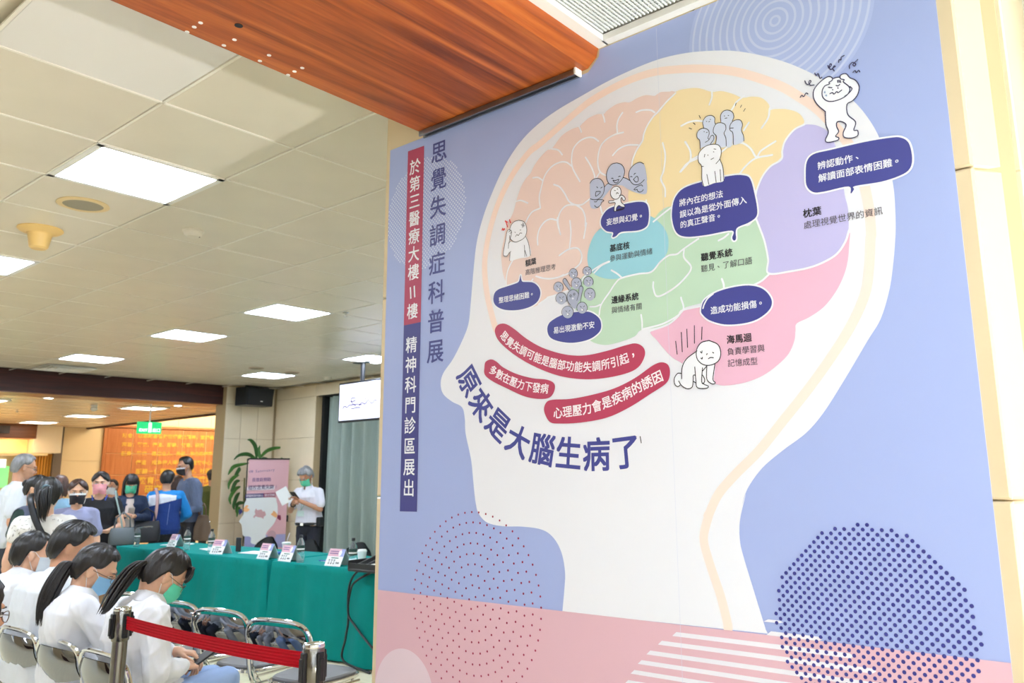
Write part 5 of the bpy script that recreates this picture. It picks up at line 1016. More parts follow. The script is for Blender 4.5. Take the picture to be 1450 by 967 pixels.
        if coat and sit:
            for k in 'LR': hp_, kn, an = HP[k]; q.capsule(hp_, hp_.lerp(kn, 0.42)+Vector((0, 0, 0.008)), 0.098*s, 0.083*s)
    for k in 'LR':
        e, w_ = A[k][0], A[k][1]
        q.capsule(sp(0.93), SH[k], 0.05*s+off*0.6, 0.048*s+off)
        if sl == 'long':
            x = off*1.1; q.capsule(SH[k], e, 0.048*s*girth+x, 0.042*s+x); q.capsule(e, e.lerp(w_, top.get('cuff', 0.90)), 0.042*s+x, 0.031*s+x)
        elif sl == 'short': q.capsule(SH[k], SH[k].lerp(e, 0.68), 0.050*s*girth+off, 0.047*s*girth+off*1.5)
        elif sl == 'cap': q.capsule(SH[k], SH[k].lerp(e, 0.34), 0.050*s*girth+off, 0.047*s+off*1.4)
    garment = link(top.get('name', 'shirt'), remesh(q, max(vox, 0.0065), 4, top.get('wr', 0.010), 26, len(lb)), cm, t, True)
    if top.get('collar'):
        qq = MB(); cc = NK+nd*0.004
        def col(u, v):
            a = PI/2+0.22+(2*PI-0.44)*u; r_ = 0.062*s+0.030*v; return cc+X*(r_*math.cos(a))+(nd.cross(X)*1)*(r_*0.98*math.sin(a))+nd*((1-v)*0.05-0.024)+Vector((0, 0.012, 0))-Vector((0, 0, 0.022*v*max(0, math.sin(a))))
        qq.grid(col, 30, 5); qq.add([Vector(v)*1.0+Vector((0, 0, -0.004)) for v in qq.v], [tuple(reversed(f)) for f in qq.f]); part('collar', qq, top.get('cm', cm))
    if legs != 'none':
        lm = legs if legs is not None else (40, 44, 56); q = MB()
        q.ball(P0+Vector((0, 0, -0.02)), (.155*s*girth, .118*s*girth, .12*s), 16)
        for k in 'LR':
            hp_, kn, an = HP[k]
            if skirt: continue
            q.capsule(hp_, kn, 0.092*s*(0.6+0.4*girth), 0.068*s); q.capsule(kn, an.lerp(kn, 0.04)+Vector((0, 0, -0.02)), 0.068*s, 0.056*s)
        if skirt: q.loft([sellipse(P0+Vector((0, 0, 0.05)), X, Vector((0, 1, 0)), .15*s*girth, .11*s*girth), sellipse(P0+Vector((0, 0, -0.1)), X, Vector((0, 1, 0)), .19*s*girth, .14*s), sellipse(Vector((0, 0, 0.35)), X, Vector((0, 1, 0)), .24*s, .19*s)])
        link('skirt' if skirt else 'trousers', remesh(q, 0.009, 3, 0.008, 20, 3), clothm(lm), t, True)
    for k in 'LR':
        an = HP[k][2]; qq = MB(); qq.capsule(Vector((an.x, an.y-0.045, 0.045)), Vector((an.x, an.y+0.15, 0.035)), 0.043, 0.034); part('shoe', qq, mat('shoe_dark', (50, 48, 50), 0.4))
    # ---- hair
    if hair:
        hc = hairm(hair['c']); st = hair.get('style', 'short'); tt = hair.get('t', 0.010); fr = hair.get('front', 52); si = hair.get('side', 84)+18; bk = hair.get('back', 112)+44; rnd = random.Random(len(lb))
        ph = [rnd.uniform(0, 6) for _ in range(4)]; qq = MB(); nv, nu = 18, 72
        def lim(a):      # a: 0 front, pi back
            a = abs(((a+PI) % (2*PI))-PI); x = a/PI
            if x < 0.22: return fr+((80-fr)*(x/0.22)**0.8 if hair.get('part') else 0)
            if hair.get('part') and x < 0.42: return 80+(si-80)*(x-0.22)/0.2
            if x < 0.42: return fr+(si-fr)*(0.5-0.5*math.cos(PI*(x-0.22)/0.20))
            if x < 0.50: return si
            if x > 0.68: return bk
            return si+(bk-si)*(0.5-0.5*math.cos(PI*(x-0.50)/0.18))
        def hp_(u, v):
            a = 2*PI*u; l_ = math.radians(lim(a)*(1+0.02*math.sin(a*13+ph[0]))); e = l_*v; th_ = tt*(1+0.3*math.sin(a*3+ph[1])*math.sin(e*2))+0.0022*math.sin(a*31+e*4+ph[2])+0.0016*math.sin(a*53+ph[3])
            if v > 0.9: th_ = th_*(1-(v-0.9)*8)-0.003*(v-0.9)*10
            if e < PI/2: d = Vector((math.sin(e)*math.sin(a), math.sin(e)*math.cos(a), math.cos(e)*(.090+th_*1.1)))
            else: k_ = (e-PI/2)/(PI/2); g2 = 1-0.26*k_*k_; d = Vector((g2*math.sin(a), g2*math.cos(a), -.135*k_))
            return HM @ Vector((d.x*(.078+th_), -.012+d.y*(.096+th_), .030+d.z))
        qq.grid(hp_, nu, nv, True); qq.f.append(tuple(range(nu))); part('hair', qq, hc)
        if 'bangs' in hair:
            qq = MB()
            for k in range(22):
                u = -1+2*k/21; x0 = u*.052; pts = [HM @ Vector((x0*.7, .075, .100)), HM @ Vector((x0*1.0, .100-.02*u*u, .070)), HM @ Vector((x0*1.12, .103-.025*u*u, .042)), HM @ Vector((x0*1.16, .1-.026*u*u, hair['bangs']))]
                qq.tube([tuple(p) for p in spline([tuple(p) for p in pts], 3)], [.007]*5+[.0065, .006, .005, .004, .002], 6)
            part('fringe', qq, hc)
        if st == 'bun': qq = MB(); qq.ball((0, -.125, .03), (.035, .03, .035), 14, HM); part('hair_bun', qq, hc)
        if st in ('bob', 'long'):
            dl = -.12 if st == 'bob' else hair.get('len', -.26)
            qq = MB()
            for k in range(44):
                a = math.radians(62+236*k/43); r0 = (.084, .100); dx, dy = math.sin(a), math.cos(a); jj = rnd.uniform(-.004, .004); ln = dl+rnd.uniform(-.02, .02)
                pts = [Vector((dx*.07, -.012+dy*.085, .07)), Vector((dx*(.088+jj), -.012+dy*(.104+jj), .02)), Vector((dx*(.090+jj), -.016+dy*(.106), -.05)), Vector((dx*(.086+jj*2), -.022+dy*(.100), (ln-.05)/2-.02)), Vector((dx*(.074+jj*3), -.024+dy*(.09+jj*2), ln))]
                qq.tube([HM @ Vector(tuple(p)) for p in spline([tuple(p) for p in pts], 3)], [.010]*10+[.009, .007, .003], 6, flat=0.7)
            part('hair_length', qq, hc)
        if st == 'ponytail':
            pth = [Vector(p) for p in hair['path']]; HMi = HM.inverted()
            if 'fall' in hair: pth = pth[:2]+[HMi @ ((HM @ pth[1])+Vector(o)) for o in hair['fall']]
            N_ = hair.get('n', 26); wd = hair.get('w', .026); qq = MB()
            for k in range(N_):
                a = rnd.uniform(0, 2*PI); r_ = math.sqrt(rnd.uniform(0, 1)); end = rnd.uniform(0.82, 1.0); pts = []
                for i, p in enumerate(pth):
                    u = i/(len(pth)-1); w_ = wd*(0.45+1.1*math.sin(PI*min(1, u*0.8+0.08)))*(1-0.35*u); pts.append(p+Vector((math.cos(a)*r_*w_, math.sin(a)*r_*w_*0.9, math.sin(a+1)*r_*w_*0.5)))
                sp_ = spline([tuple(p) for p in pts], 5); sp_ = sp_[:max(6, int(len(sp_)*end))]; n_ = len(sp_); r0 = hair.get('r', .006)
                qq.tube([HM @ Vector(tuple(p)) for p in sp_], [r0*min(1, (n_-1-i)/n_*2.2+0.08) for i in range(n_)], 5)
            part('ponytail', qq, hc)
            qq = MB(); p0 = pth[0].lerp(pth[1], 0.25)
            if hair.get('tie') == 'scrunchie':
                d_ = (pth[1]-pth[0]).normalized()
                for k in range(16): a = 2*PI*k/16; o_ = d_.orthogonal().normalized(); o2 = d_.cross(o_); qq.ball(p0+(o_*math.cos(a)+o2*math.sin(a))*.021+d_*.004*math.sin(a*5), (.0085, .0085, .0085), 8, HM)
                part('scrunchie', qq, mat('amber_scrunchie', (170, 96, 44), 0.3, noise_s=60, noise_a=0.8))
            else:
                d_ = (pth[1]-pth[0]).normalized(); o_ = d_.orthogonal().normalized(); o2 = d_.cross(o_); qq.tube([HM @ (p0+(o_*math.cos(a)+o2*math.sin(a))*.021) for a in [2*PI*k/14 for k in range(14)]], .008, 8, closed=True); part('hair_tie', qq, clothm(hair.get('tc', (28, 28, 34))))
    # ---- mask
    if mask:
        qq = MB()
        def mk(u, v, o=0.0):
            a = math.radians(-74+148*u); z = -.012-.098*v; bu = math.cos(a)**2
            top_ = .012*bu*(1-v); ry = .095+.016*bu*math.sin(PI*min(1, v*0.9+0.1))-.030*max(0, v-.55)*2.0*bu-.01*max(0, v-.55); rx = .0745-.010*v; pl = .0012*math.sin(v*PI*7)
            return HM @ Vector((math.sin(a)*(rx+o+pl), .010+math.cos(a)*(ry+o+pl), z+top_*1.2+0.012*(1-bu)*(0.5-v)*1.2))
        qq.grid(lambda u, v: mk(u, v), 26, 14); n_ = len(qq.v); f0 = list(qq.f); qq.grid(lambda u, v: mk(u, v, -0.003), 26, 14); qq.f[len(f0):] = [tuple(reversed(f)) for f in qq.f[len(f0):]]
        mo = part('face_mask', qq, mat('mask_%d_%d_%d' % mask, mask, 0.75, bump=0.1, bump_s=300))
        if hair and mask[0] < 60 and mask[1] < 60:
            qq = MB(); qq.grid(lambda u, v: mk(u, v*0.16, 0.0012), 26, 3); part('mask_top', qq, mat('mask_white', (232, 232, 236), 0.7))
        for sd in (-1, 1):
            c0 = mk(0.0 if sd < 0 else 1.0, 0.05); c1 = mk(0.0 if sd < 0 else 1.0, 0.95); e0 = HM @ Vector((sd*.084, -.004, .022)); e1 = HM @ Vector((sd*.083, -.024, -.004)); e2 = HM @ Vector((sd*.079, -.010, -.034))
            qq = MB(); qq.tube([tuple(p) for p in spline([tuple(c0), tuple(e0), tuple(e1), tuple(e2), tuple(c1)], 5)], .0016, 6); part('ear_loop', qq, mat('loop_white', (238, 238, 240), 0.6))
    if glasses:
        gm = mat('glasses_frame', (120, 96, 84), 0.3, 0.7)
        for sd in (-1, 1):
            qq = MB(); qq.tube([HM @ Vector((sd*.032+.024*math.cos(a), .106-.012*abs(math.cos(a)) if False else .104-.010*(sd*math.cos(a) > 0)*abs(math.cos(a)), .000+.018*math.sin(a))) for a in [2*PI*k/20 for k in range(20)]], .0014, 6, closed=True); part('glasses_rim', qq, gm)
            qq = MB(); qq.tube([HM @ Vector((sd*.056, .094, .006)), HM @ Vector((sd*.078, .04, .008)), HM @ Vector((sd*.083, -.005, .010)), HM @ Vector((sd*.082, -.022, -.008))], .0015, 6); part('glasses_temple', qq, gm)
        qq = MB(); qq.tube([HM @ Vector((-.009, .106, .004)), HM @ Vector((0, .109, .008)), HM @ Vector((.009, .106, .004))], .0014, 6); part('glasses_bridge', qq, gm)
    t_data = dict(t=t, HM=HM, SH=SH, sp=sp, NK=NK, A=A, P0=P0, th=th, s=s, nd=nd, X=X, HP=HP)
    return t_data
def W(fd, p):   # local -> world for a figure
    return Vector((fd['t'].location)) + Matrix.Rotation(fd['th'], 3, 'Z') @ Vector(p)
def strap(fd, pts, wd, m_, nm='strap', parent=None, off=0.0):
    sp = [Vector(tuple(p)) for p in spline([tuple(p) for p in pts], 6)]; q = MB()
    q.tube(sp, wd/2, 8, flat=0.2, side=(1, 0, 0.15)); return q.obj(nm, m_, parent if parent is not None else fd['t'], smooth=True)
BLK = (22, 19, 20); WHC = (234, 235, 240)
# seated front group -------------------------------------------------
pA = figure('seated woman in a white coat with low ponytail, glasses and green mask, holding a phone', (1.75, 3.80), (1, -0.06), 1.60, True, 4, 0.035, (38, -6, 4), (0.0, 0.05, -0.03),
    {'L': ((-0.215, 0.04, 0.71), (-0.07, 0.21, 0.70), (0.55, 0.75, -0.15), (0.1, 0.25, 1), 0.55), 'R': ((0.235, 0.0, 0.69), (0.10, 0.16, 0.665), (-0.45, 0.85, -0.05), (0.35, 0.1, 1), 0.75)}, 1.0, 'a', 0.0045,
    dict(c=WHC, name='white_coat', collar=True, wr=0.021, off=0.017, hem=0.50, cuff=0.80), (150, 176, 220), dict(c=(26, 20, 20), style='ponytail', t=0.011, front=60, side=80, back=112, bangs=.024, path=[(0, -.095, .0), (0, -.120, -.01)], fall=[(0, -.045, -.03), (0.01, -.09, -.085), (0.02, -.125, -.135), (0.03, -.15, -.175), (0.03, -.17, -.20)], w=.026, n=64, r=.0052), (96, 214, 178), True, coat=True,
    knees={'L': (-0.08, 0.38, 0.55), 'R': (0.11, 0.36, 0.575)})
ph = W(pA, (0.03, 0.275, 0.67)); t = thing('phone', 'dark smartphone held by the woman in the green mask', 'phone', ph, pA['th']); q = MB(); q.bevbox((0, 0, 0), (0.075, 0.15, 0.009), 0.003, Matrix.Rotation(0.5, 3, 'X')); q.obj('case', M_black, t)
pB = figure('seated white-coated woman with a long ponytail in an amber scrunchie and blue mask', (1.70, 4.32), (1, -0.12), 1.58, True, 0, 0.03, (30, -22, 2), (0.0, 0.05, -0.022),
    {'L': ((-0.21, 0.14, 0.70), (-0.06, 0.36, 0.66), (0.4, 0.9, 0), (0, 0.2, 1), 0.6), 'R': ((0.225, 0.12, 0.69), (0.08, 0.34, 0.64), (-0.4, 0.9, 0), (0, 0.2, 1), 0.6)}, 0.98, 'a', 0.0048,
    dict(c=WHC, name='white_coat', collar=True, wr=0.021, off=0.017, hem=0.50), (196, 200, 210), dict(c=(24, 19, 20), style='ponytail', t=0.011, front=56, side=78, back=112, path=[(0, -.095, -.02), (0.0, -.125, -.03)], fall=[(0, -.035, -.05), (0, -.065, -.12), (0, -.08, -.18), (0.01, -.09, -.235), (0.01, -.095, -.28)], w=.034, n=90, r=.0052, tie='scrunchie'), (140, 190, 226), True, coat=True)
pC = figure('seated man in a white coat seen from behind, dark short hair, left edge', (1.735, 4.78), (1, 0.02), 1.76, True, 5, 0.035, (22, -30, 0), (0.0, 0.04, 0.0),
    {'L': ((-0.25, 0.14, 0.74), (-0.08, 0.38, 0.66), (0.4, 0.9, 0), (0, 0.2, 1), 0.6), 'R': ((0.26, 0.12, 0.74), (0.10, 0.36, 0.66), (-0.4, 0.9, 0), (0, 0.2, 1), 0.6)}, 1.12, 'b', 0.006,
    dict(c=(226, 230, 236), name='white_coat', collar=True, wr=0.012, off=0.018, hem=0.50), (50, 54, 66), dict(c=(20, 17, 17), style='short', t=0.017, front=50, side=80, back=118), None, False, coat=True)
pD = figure('masked young man in a white coat with short black hair behind the broad-backed man', (1.75, 5.36), (1, -0.10), 1.64, True, 6, 0.035, (12, -12, 0), (0.0, 0.03, -0.02),
    {'L': ((-0.22, 0.14, 0.72), (-0.07, 0.36, 0.66), (0.4, 0.9, 0), (0, 0.2, 1), 0.6), 'R': ((0.22, 0.12, 0.72), (0.08, 0.34, 0.66), (-0.4, 0.9, 0), (0, 0.2, 1), 0.6)}, 1.0, 'a', 0.006,
    dict(c=WHC, name='white_coat', collar=True, wr=0.012, off=0.016, hem=0.50), (50, 54, 66), dict(c=(24, 20, 20), style='short', t=0.014, front=48, side=76, back=112), (216, 224, 232), False, coat=True)
pE = figure('person at the left edge with dark brown hair and gold-rimmed glasses, pink sleeve', (0.84, 3.06), (1, 0.10), 1.60, True, 3, 0.03, (10, 10, 0), (0.0, 0.02, -0.005),
    {'L': ((-0.22, -0.04, 0.78), (-0.10, 0.09, 0.83), (0.25, 0.9, 0.1), (-0.3, -0.1, 1), 0.25), 'R': ((0.24, -0.06, 0.74), (0.17, 0.12, 0.68), (-0.1, 0.95, -0.2), (0.3, 0, 1), 0.4)}, 1.0, 'b', 0.0055,
    dict(c=(222, 200, 216), name='blouse', wr=0.012), (60, 60, 70), dict(c=(44, 34, 34), style='bob', t=0.018, front=60, side=92, back=118), None, True)
# standing group -----------------------------------------------------
pF = figure('standing woman seen from behind with a ponytail, pale patterned blouse and black strap', (2.27, 6.45), (0.50, 0.87), 1.47, False, 2, 0.01, (6, 0, 0), (0, 0.01, 0), {'R': ((0.24, 0.02, 1.03), (0.16, 0.2, 0.93), (-0.3, 0.9, 0), (0.3, 0, 1), 0.5)}, 1.06, 'a', 0.006,
    dict(c=(232, 228, 220), name='blouse', sleeve='cap', wr=0.010, m=None), (70, 66, 66), dict(c=BLK, style='ponytail', t=0.016, front=56, side=86, back=118, path=[(0, -.105, .045), (0, -.135, .035), (0.0, -.160, -.03), (0.01, -.165, -.10), (0.01, -.155, -.17), (0.02, -.14, -.225)], w=.036, n=60, r=.006, tc=(130, 150, 160)))
rnd = random.Random(4); q = MB(); g_ = [c for c in pF['t'].children if c.name.startswith('blouse')][0].data; vv = [v for v in g_.vertices if v.co.y < -0.02 and 1.0 < v.co.z < 1.36]
for k in range(70):
    v = rnd.choice(vv); n_ = v.normal; a = rnd.uniform(0, PI); e = Vector((math.cos(a), 0, math.sin(a))); e = (e-n_*e.dot(n_)).normalized(); o_ = n_.cross(e); p = v.co+n_*0.0022; q.add([p-e*.008-o_*.0016, p+e*.008-o_*.0016, p+e*.008+o_*.0016, p-e*.008+o_*.0016], [(0, 1, 2, 3)])
o = q.obj('print_dashes', mat('dash_print', (120, 110, 90), 0.7), pF['t'], fixn=False); o['kind'] = 'stuff'
strap(pF, [(-0.10, 0.02, 1.40), (-0.085, -0.075, 1.36), (-0.03, -0.128, 1.22), (0.05, -0.125, 1.07), (0.13, -0.10, 0.93), (0.19, -0.02, 0.84)], 0.04, M_black)
pG = figure('elderly man with grey hair and glasses in a short-sleeved white shirt, left edge', (2.92, 9.15), (1, -0.22), 1.72, False, 3, 0.015, (16, 0, 0), (0, 0.03, 0), None, 1.08, 'b', 0.007, dict(c=(222, 226, 230), name='shirt', sleeve='short', collar=True), (60, 62, 70), dict(c=(134, 134, 134), style='short', t=0.014, front=46, side=72, back=112), None, True)
pH = figure('woman in a dark green top and grey vest with pale mask, dark hair tied up', (2.72, 8.1), (0.7, -0.75), 1.50, False, 3, 0.01, (14, 0, 0), (0, 0.02, 0), None, 0.98, 'a', 0.007, dict(c=(40, 66, 60), name='top', sleeve='short'), (40, 42, 50), dict(c=BLK, style='bun', t=0.014, front=46, part=1, side=80, back=112), (226, 208, 208), False)
pI = figure('woman in a lavender T-shirt with black mask and centre-parted brown hair', (3.18, 8.32), (-0.36, -0.93), 1.46, False, 1, 0.01, (4, 0, 0), (0, 0.02, 0), {'R': ((0.20, 0.05, 0.98), (0.06, 0.26, 0.92), (-0.5, 0.8, -0.1), (0.2, 0, 1), 0.5)}, 0.98, 'a', 0.0065, dict(c=(150, 154, 188), name='t_shirt', sleeve='short', wr=0.008), (54, 54, 66), dict(c=(70, 42, 30), style='bun', t=0.015, front=40, part=1, side=80, back=112), (40, 36, 42), False)
pJ = figure('woman in a black dress with a pink mask, blue lanyard and grey shoulder bag', (3.74, 9.22), (-0.42, -0.90), 1.54, False, 2, 0.01, (2, -6, 0), (0, 0.02, 0), {'L': ((-0.23, 0.02, 1.02), (-0.10, 0.16, 0.97), (0.6, 0.6, 0.1), (-0.1, -0.5, 1), 0.4), 'R': ((0.23, 0.02, 1.0), (0.15, 0.16, 0.93), (-0.6, 0.7, 0), (0.2, -0.5, 1), 0.4)}, 1.08, 'a', 0.0065, dict(c=(24, 24, 28), name='dress', sleeve='cap', wr=0.008, hem=0.5), (24, 24, 28), dict(c=(26, 20, 20), style='bun', t=0.015, front=42, part=1, side=80, back=112), (240, 164, 172), False, skirt=True)
strap(pJ, [(-0.07, 0.035, 1.34), (-0.05, 0.10, 1.26), (-0.015, 0.125, 1.12), (0, 0.135, 1.02)], 0.014, mat('lanyard_blue', (50, 80, 170), 0.6), 'lanyard'); strap(pJ, [(0.07, 0.035, 1.34), (0.05, 0.10, 1.26), (0.015, 0.125, 1.12), (0, 0.135, 1.02)], 0.014, mat('lanyard_blue', (50, 80, 170)), 'lanyard')
pK = figure('person with brown hair in a blue top mostly hidden behind the woman with the ponytail', (3.75, 10.35), (0.5, 0.86), 1.52, False, 2, 0.01, (6, 0, 0), (0, 0.02, 0), None, 1.0, 'b', 0.009, dict(c=(140, 180, 205), name='top', sleeve='short'), (60, 62, 80), dict(c=(86, 54, 42), style='bob', t=0.012, front=52, side=88, back=112))
pL = figure('distant person in a pale mask in front of the orange wall', (5.55, 13.2), (-0.9, -0.4), 1.47, False, 2, 0.01, (4, 20, 0), (0, 0.02, 0), None, 0.95, 'b', 0.011, dict(c=(40, 42, 50), name='top'), (40, 42, 50), dict(c=BLK, style='short', t=0.012, front=46, side=74, back=112), (222, 224, 226))
pM = figure('woman with a fringe, green mask and navy cardigan looking at her phone', (4.70, 10.72), (-0.30, -0.95), 1.53, False, 3, 0.012, (18, 0, 0), (0, 0.03, 0), {'L': ((-0.21, 0.04, 1.02), (-0.06, 0.22, 1.04), (0.55, 0.7, 0.35), (-0.2, -0.7, 0.6), 0.6), 'R': ((0.21, 0.04, 1.02), (0.06, 0.23, 1.06), (-0.55, 0.7, 0.35), (0.2, -0.7, 0.6), 0.6)}, 1.02, 'a', 0.0065, dict(c=(28, 44, 76), name='cardigan', wr=0.008, hem=0.78), (44, 38, 44), dict(c=(26, 20, 22), style='long', t=0.012, front=58, side=84, back=112, bangs=.020, len=-.24), (90, 208, 170))
q = MB(); q.grid(lambda u, v: pM['sp'](0.18+v*0.74)+Vector(((u-0.5)*(0.13-0.05*v), 0.128+0.012*math.sin(PI*u)+0.004*math.sin(PI*v)-0.036*max(0, v-0.55)*2, 0)), 7, 9); q.obj('inner_top', clothm((216, 200, 196)), pM['t'], smooth=True, fixn=False)
q = MB(); q.bevbox((0.13, 0.13, 1.17), (0.09, 0.006, 0.05), 0.002); q.obj('badge', mat('badge_cream', (230, 220, 170), 0.5), pM['t'])
t = thing('phone', 'pale phone held by the woman in the navy cardigan', 'phone', W(pM, (0, 0.30, 1.11)), pM['th']); q = MB(); q.bevbox((0, 0, 0), (0.07, 0.012, 0.13), 0.003, Matrix.Rotation(-0.7, 3, 'X')); q.obj('case', mat('phone_silver', (180, 170, 166), 0.3), t)
pN = figure('man seen from behind in a blue, white and navy sports jacket', (5.16, 10.72), (0.42, 0.90), 1.58, False, 4, 0.015, (8, -8, 0), (0, 0.02, 0), {'L': ((-0.27, 0.0, 1.02), (-0.20, 0.16, 0.84), (0.3, 0.7, -0.3), (-1, 0, 0.2), 0.5), 'R': ((0.27, 0.02, 1.04), (0.16, 0.22, 0.96), (-0.4, 0.8, 0), (0.7, 0, 0.7), 0.5)}, 1.12, 'b', 0.0065, dict(c=(20, 132, 206), name='jacket', wr=0.010, off=0.02), (40, 42, 50), dict(c=BLK, style='short', t=0.012, front=48, side=74, back=110))
# jacket colour blocking: real panels lying on the jacket surface
def panel_on(fd, part, nm, test, col, off=0.003):
    g = [c for c in fd['t'].children if c.name.split('.')[0] == part][0].data; use = []; 
    for f in g.polygons:
        if test(f.center): use.append(f)
    idx = {}; vs = []; fs = []
    for f in use:
        fc = []
        for i in f.vertices:
            if i not in idx: idx[i] = len(vs); v = g.vertices[i]; vs.append(v.co+v.normal*off)
            fc.append(idx[i])
        fs.append(tuple(fc))
    q = MB(); q.add(vs, fs); return q.obj(nm, clothm(col), fd['t'], smooth=True, fixn=False)
panel_on(pN, 'jacket', 'navy_panel', lambda c: (c.y < 0.10 and abs(c.x) < 0.19 and 0.75 < c.z < 1.20+0.25*c.x) or (c.z <= 0.9 and c.z > 0.80 and abs(c.x) < 0.19), (26, 58, 130))
panel_on(pN, 'jacket', 'white_panel', lambda c: (c.y < 0.10 and -0.20 < c.x < 0.12 and c.z >= 1.20+0.25*c.x and c.z < 1.31-0.15*abs(c.x+0.05)) , (226, 228, 236))
panel_on(pN, 'jacket', 'white_sleeve', lambda c: c.x < -0.205 and c.z < 1.20, (228, 228, 232))
panel_on(pN, 'jacket', 'lime_trim', lambda c: abs(c.x) < 0.19 and 0.785 < c.z < 0.80 and c.y < 0.1, (190, 220, 60), 0.005)
q = MB(); q.tube([(0.05, -0.145, 1.18), (0.04, -0.152, 1.05), (0.035, -0.150, 0.92)], 0.003, 6); q.obj('back_seam', clothm((120, 140, 190)), pN['t'])
strap(pN, [(-0.13, 0.06, 1.36), (-0.125, -0.04, 1.38), (-0.10, -0.125, 1.28), (-0.10, -0.155, 1.1), (-0.12, -0.15, 0.95)], 0.036, mat('pink_strap', (196, 160, 158), 0.6))
panel_on(pH, 'top', 'vest_panel', lambda c: c.z > 0.85 and (abs(c.x) > 0.06 or c.y < 0) and abs(c.x) < 0.175, (92, 98, 120), 0.006)
pO = figure('tall man in a grey sweater and black mask facing the man in the blue jacket', (5.80, 11.32), (-0.85, 0.10), 1.77, False, 6, 0.02, (12, 8, 0), (0, 0.04, 0), {'L': ((-0.24, -0.02, 1.10), (-0.16, 0.20, 1.0), (0.4, 0.8, 0), (-0.7, 0, 0.7), 0.5), 'R': ((0.23, -0.08, 1.10), (0.20, 0.10, 0.90), (-0.2, 0.6, -0.7), (1, 0, 0.2), 0.5)}, 1.10, 'b', 0.0065, dict(c=(96, 108, 134), name='sweater', wr=0.010, off=0.02), (44, 44, 52), dict(c=(20, 17, 18), style='short', t=0.020, front=44, side=72, back=108), (34, 30, 34), True)
strap(pO, [(-0.08, 0.12, 1.34), (-0.11, 0.05, 1.45), (-0.15, -0.03, 1.42), (-0.215, -0.04, 1.25), (-0.26, -0.03, 1.0)], 0.04, mat('brown_strap', (96, 72, 50), 0.6))
pP = figure('distant person in a red top by the pier, wearing a blue cap', (7.15, 14.0), (-0.6, 0.8), 1.52, False, 3, 0.01, (6, 0, 0), (0, 0.02, 0), None, 1.0, 'b', 0.011, dict(c=(206, 84, 84), name='top', sleeve='short'), (60, 60, 70), dict(c=(96, 130, 170), style='short', t=0.014, front=60, side=70, back=90))
pQ = figure('distant person in an olive shirt half hidden by the tiled pier', (7.22, 13.4), (0.3, 0.95), 1.62, False, 3, 0.01, (6, 0, 0), (0, 0.02, 0), None, 1.1, 'b', 0.011, dict(c=(98, 112, 62), name='shirt', sleeve='long'), (60, 60, 60), dict(c=(34, 28, 26), style='short', t=0.012, front=48, side=74, back=110))
pR = figure('distant dark-haired person behind the tall man in the grey sweater', (6.5, 13.1), (-0.2, 1), 1.52, False, 3, 0.01, (6, 0, 0), (0, 0.02, 0), None, 1.0, 'b', 0.011, dict(c=(110, 96, 80), name='top', sleeve='long'), (60, 60, 60), dict(c=(70, 44, 36), style='bob', t=0.014, front=52, side=84, back=112))
pS = figure('grey-haired man in a white short-sleeved shirt and green mask reading his phone before the curtain', (6.38, 9.32), (-0.95, -0.35), 1.60, False, 6, 0.015, (34, 4, 0), (0, 0.05, -0.01), {'L': ((-0.22, 0.08, 1.08), (-0.02, 0.27, 1.20), (0.5, 0.5, 0.6), (-0.3, -0.8, 0.5), 0.7), 'R': ((0.25, 0.06, 1.06), (0.06, 0.26, 1.16), (-0.6, 0.5, 0.5), (0.3, -0.8, 0.5), 0.7)}, 1.08, 'c', 0.006, dict(c=(228, 226, 236), name='shirt', tuck=1, sleeve='short', collar=True, wr=0.009), (34, 36, 48), dict(c=(150, 150, 152), style='short', t=0.022, front=62, side=80, back=110), (90, 204, 164))
t = thing('phone', 'black phone held up by the grey-haired man before the curtain', 'phone', W(pS, (0.0, 0.33, 1.265)), pS['th']); q = MB(); q.bevbox((0, 0, 0), (0.075, 0.012, 0.145), 0.003, Matrix.Rotation(-0.9, 3, 'X')); q.obj('case', M_black, t)
t = thing('paper_sheet', 'white sheet in the raised hand of the grey-haired man', 'paper', W(pS, (0.12, 0.38, 1.26)), pS['th']+0.3); q = MB(); q.box((0, 0, 0), (0.15, 0.003, 0.2), Matrix.Rotation(0.5, 3, 'Y')); q.obj('sheet', M_card, t)
q = MB(); q.tube([tuple(Vector((0.158*math.cos(a)*1.16, 0.122*math.sin(a)*1.2, 0.895))) for a in [2*PI*k/28 for k in range(28)]], 0.018, 8, closed=True, side=(0, 0, 1), flat=0.3); q.obj('belt', M_black, pS['t'], smooth=True)
q = MB(); q.bevbox((0, 0.152, 0.895), (0.05, 0.012, 0.036), 0.003); q.obj('belt_buckle', M_chrome, pS['t'])
q = MB(); q.bevbox((-0.19, 0.03, 0.92), (0.06, 0.11, 0.12), 0.012); q.obj('belt_pouch', M_black, pS['t'])
q = MB(); q.bevbox((0.02, 0.158, 1.03), (0.10, 0.006, 0.07), 0.002); q.obj('id_badge', mat('badge_pale', (206, 226, 222), 0.4), pS['t'])
q = MB(); w_ = pS['A']['R'][0].lerp(pS['A']['R'][1], 0.86); d_ = (pS['A']['R'][1]-pS['A']['R'][0]).normalized(); o1 = d_.orthogonal().normalized(); o2 = d_.cross(o1); q.tube([w_+(o1*math.cos(a)+o2*math.sin(a))*0.029 for a in [2*PI*k/16 for k in range(16)]], 0.008, 6, closed=True); q.obj('wristwatch', M_black, pS['t'])
for sd in (-1, 1): strap(pS, [(sd*0.06, 0.05, 1.42), (sd*0.045, 0.11, 1.30), (sd*0.02, 0.15, 1.14), (0.02, 0.158, 1.07)], 0.008, mat('lanyard_teal', (150, 190, 186), 0.6), 'lanyard')
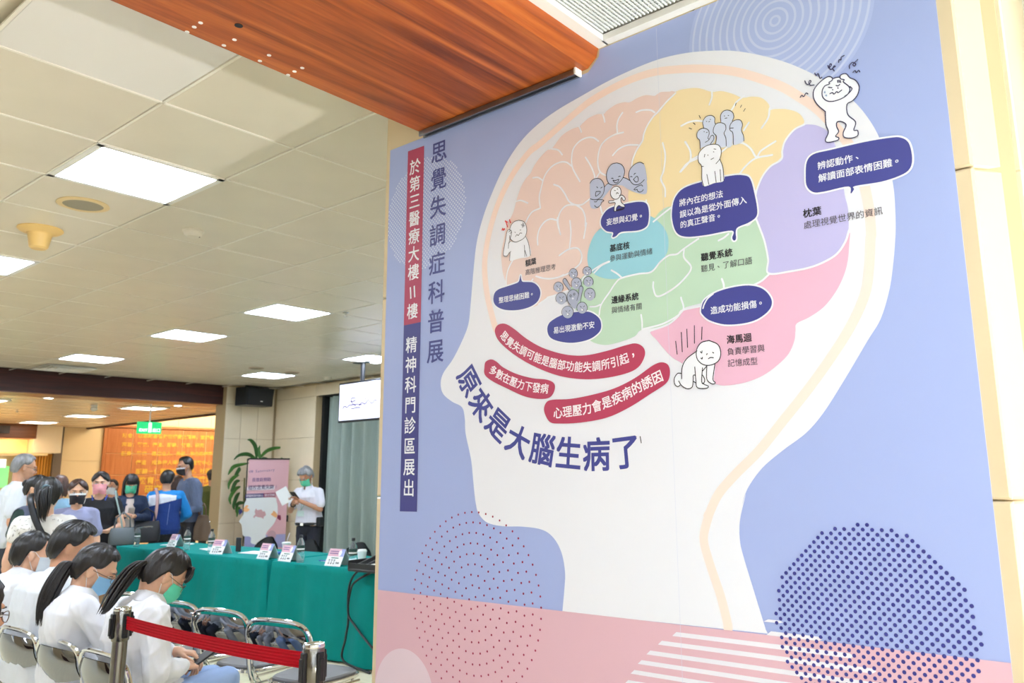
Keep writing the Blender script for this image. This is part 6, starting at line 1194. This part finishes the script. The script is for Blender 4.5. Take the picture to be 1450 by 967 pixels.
# bags: things of their own
def bag(nm, lb, loc, rz, w_, h_, d_, col, fl=0.0):
    t = thing(nm, lb, 'bag', loc, rz); q = MB(); rings = []
    for z, a, b in ((0, 0.9, 0.7), (0.02, 1, 1), (h_*0.5, 1.02, 1.0), (h_*0.92, 0.92, 0.5), (h_, 0.88, 0.25)): rings.append(sellipse(Vector((0, 0, z)), Vector((1, 0, 0)), Vector((0, 1, 0)), w_/2*a, d_/2*b, 20, 0.72))
    q.loft(rings); q.obj('bag_body', mat('leather_%d_%d' % col[:2], col, 0.5, bump=0.1, bump_s=150), t, smooth='auto')
    q = MB(); q.tube([(-w_*0.32, 0, h_*0.95), (-w_*0.26, 0, h_+0.10), (0, 0, h_+0.16), (w_*0.26, 0, h_+0.10), (w_*0.32, 0, h_*0.95)], 0.008, 8); q.obj('handle', mat('leather_%d_%d' % col[:2], col), t, smooth=True)
    q = MB(); q.bevbox((0, -d_*0.38, h_*0.72), (w_*0.5, 0.01, 0.02), 0.003); q.obj('clasp', M_chrome, t); return t
bag('shoulder_bag', 'soft grey shoulder bag of the woman in the black dress', W(pJ, (-0.24, 0.16, 0.83)), pJ['th']+0.2, 0.24, 0.17, 0.09, (92, 100, 104))
strap(pJ, [(-0.26, 0.14, 0.90), (-0.215, 0.12, 1.1), (-0.15, 0.07, 1.33), (-0.15, 0.0, 1.37), (-0.19, -0.06, 1.2), (-0.24, 0.08, 0.92)], 0.016, mat('grey_strap', (150, 170, 165), 0.6))
bag('handbag', 'black leather handbag of the man in the blue jacket', W(pN, (-0.21, -0.26, 0.72)), pN['th'], 0.34, 0.26, 0.14, (30, 30, 36))
bag('backpack', 'taupe shoulder bag hanging at the side of the tall man', W(pO, (-0.33, -0.06, 0.66)), pO['th'], 0.30, 0.34, 0.18, (112, 90, 72))
t = thing('tote_bag', 'white tote with orange handles held by the lavender-shirted woman', 'bag', W(pI, (-0.05, 0.33, 0.66)), pI['th']); q = MB(); q.loft([sellipse(Vector((0, 0, z)), Vector((1, 0, 0)), Vector((0, 1, 0)), a, b, 20, 0.4) for z, a, b in ((0, .10, .04), (.2, .11, .04), (.22, .11, .03))]); q.obj('bag_body', mat('tote_white', (230, 226, 214), 0.7), t, smooth='auto')
for sy in (-1, 1): q = MB(); q.tube([(-.05, sy*.03, .2), (-.04, sy*.03, .32), (.04, sy*.03, .32), (.05, sy*.03, .2)], 0.006, 6); q.obj('handle', mat('orange_handle', (232, 150, 90), 0.6), t)
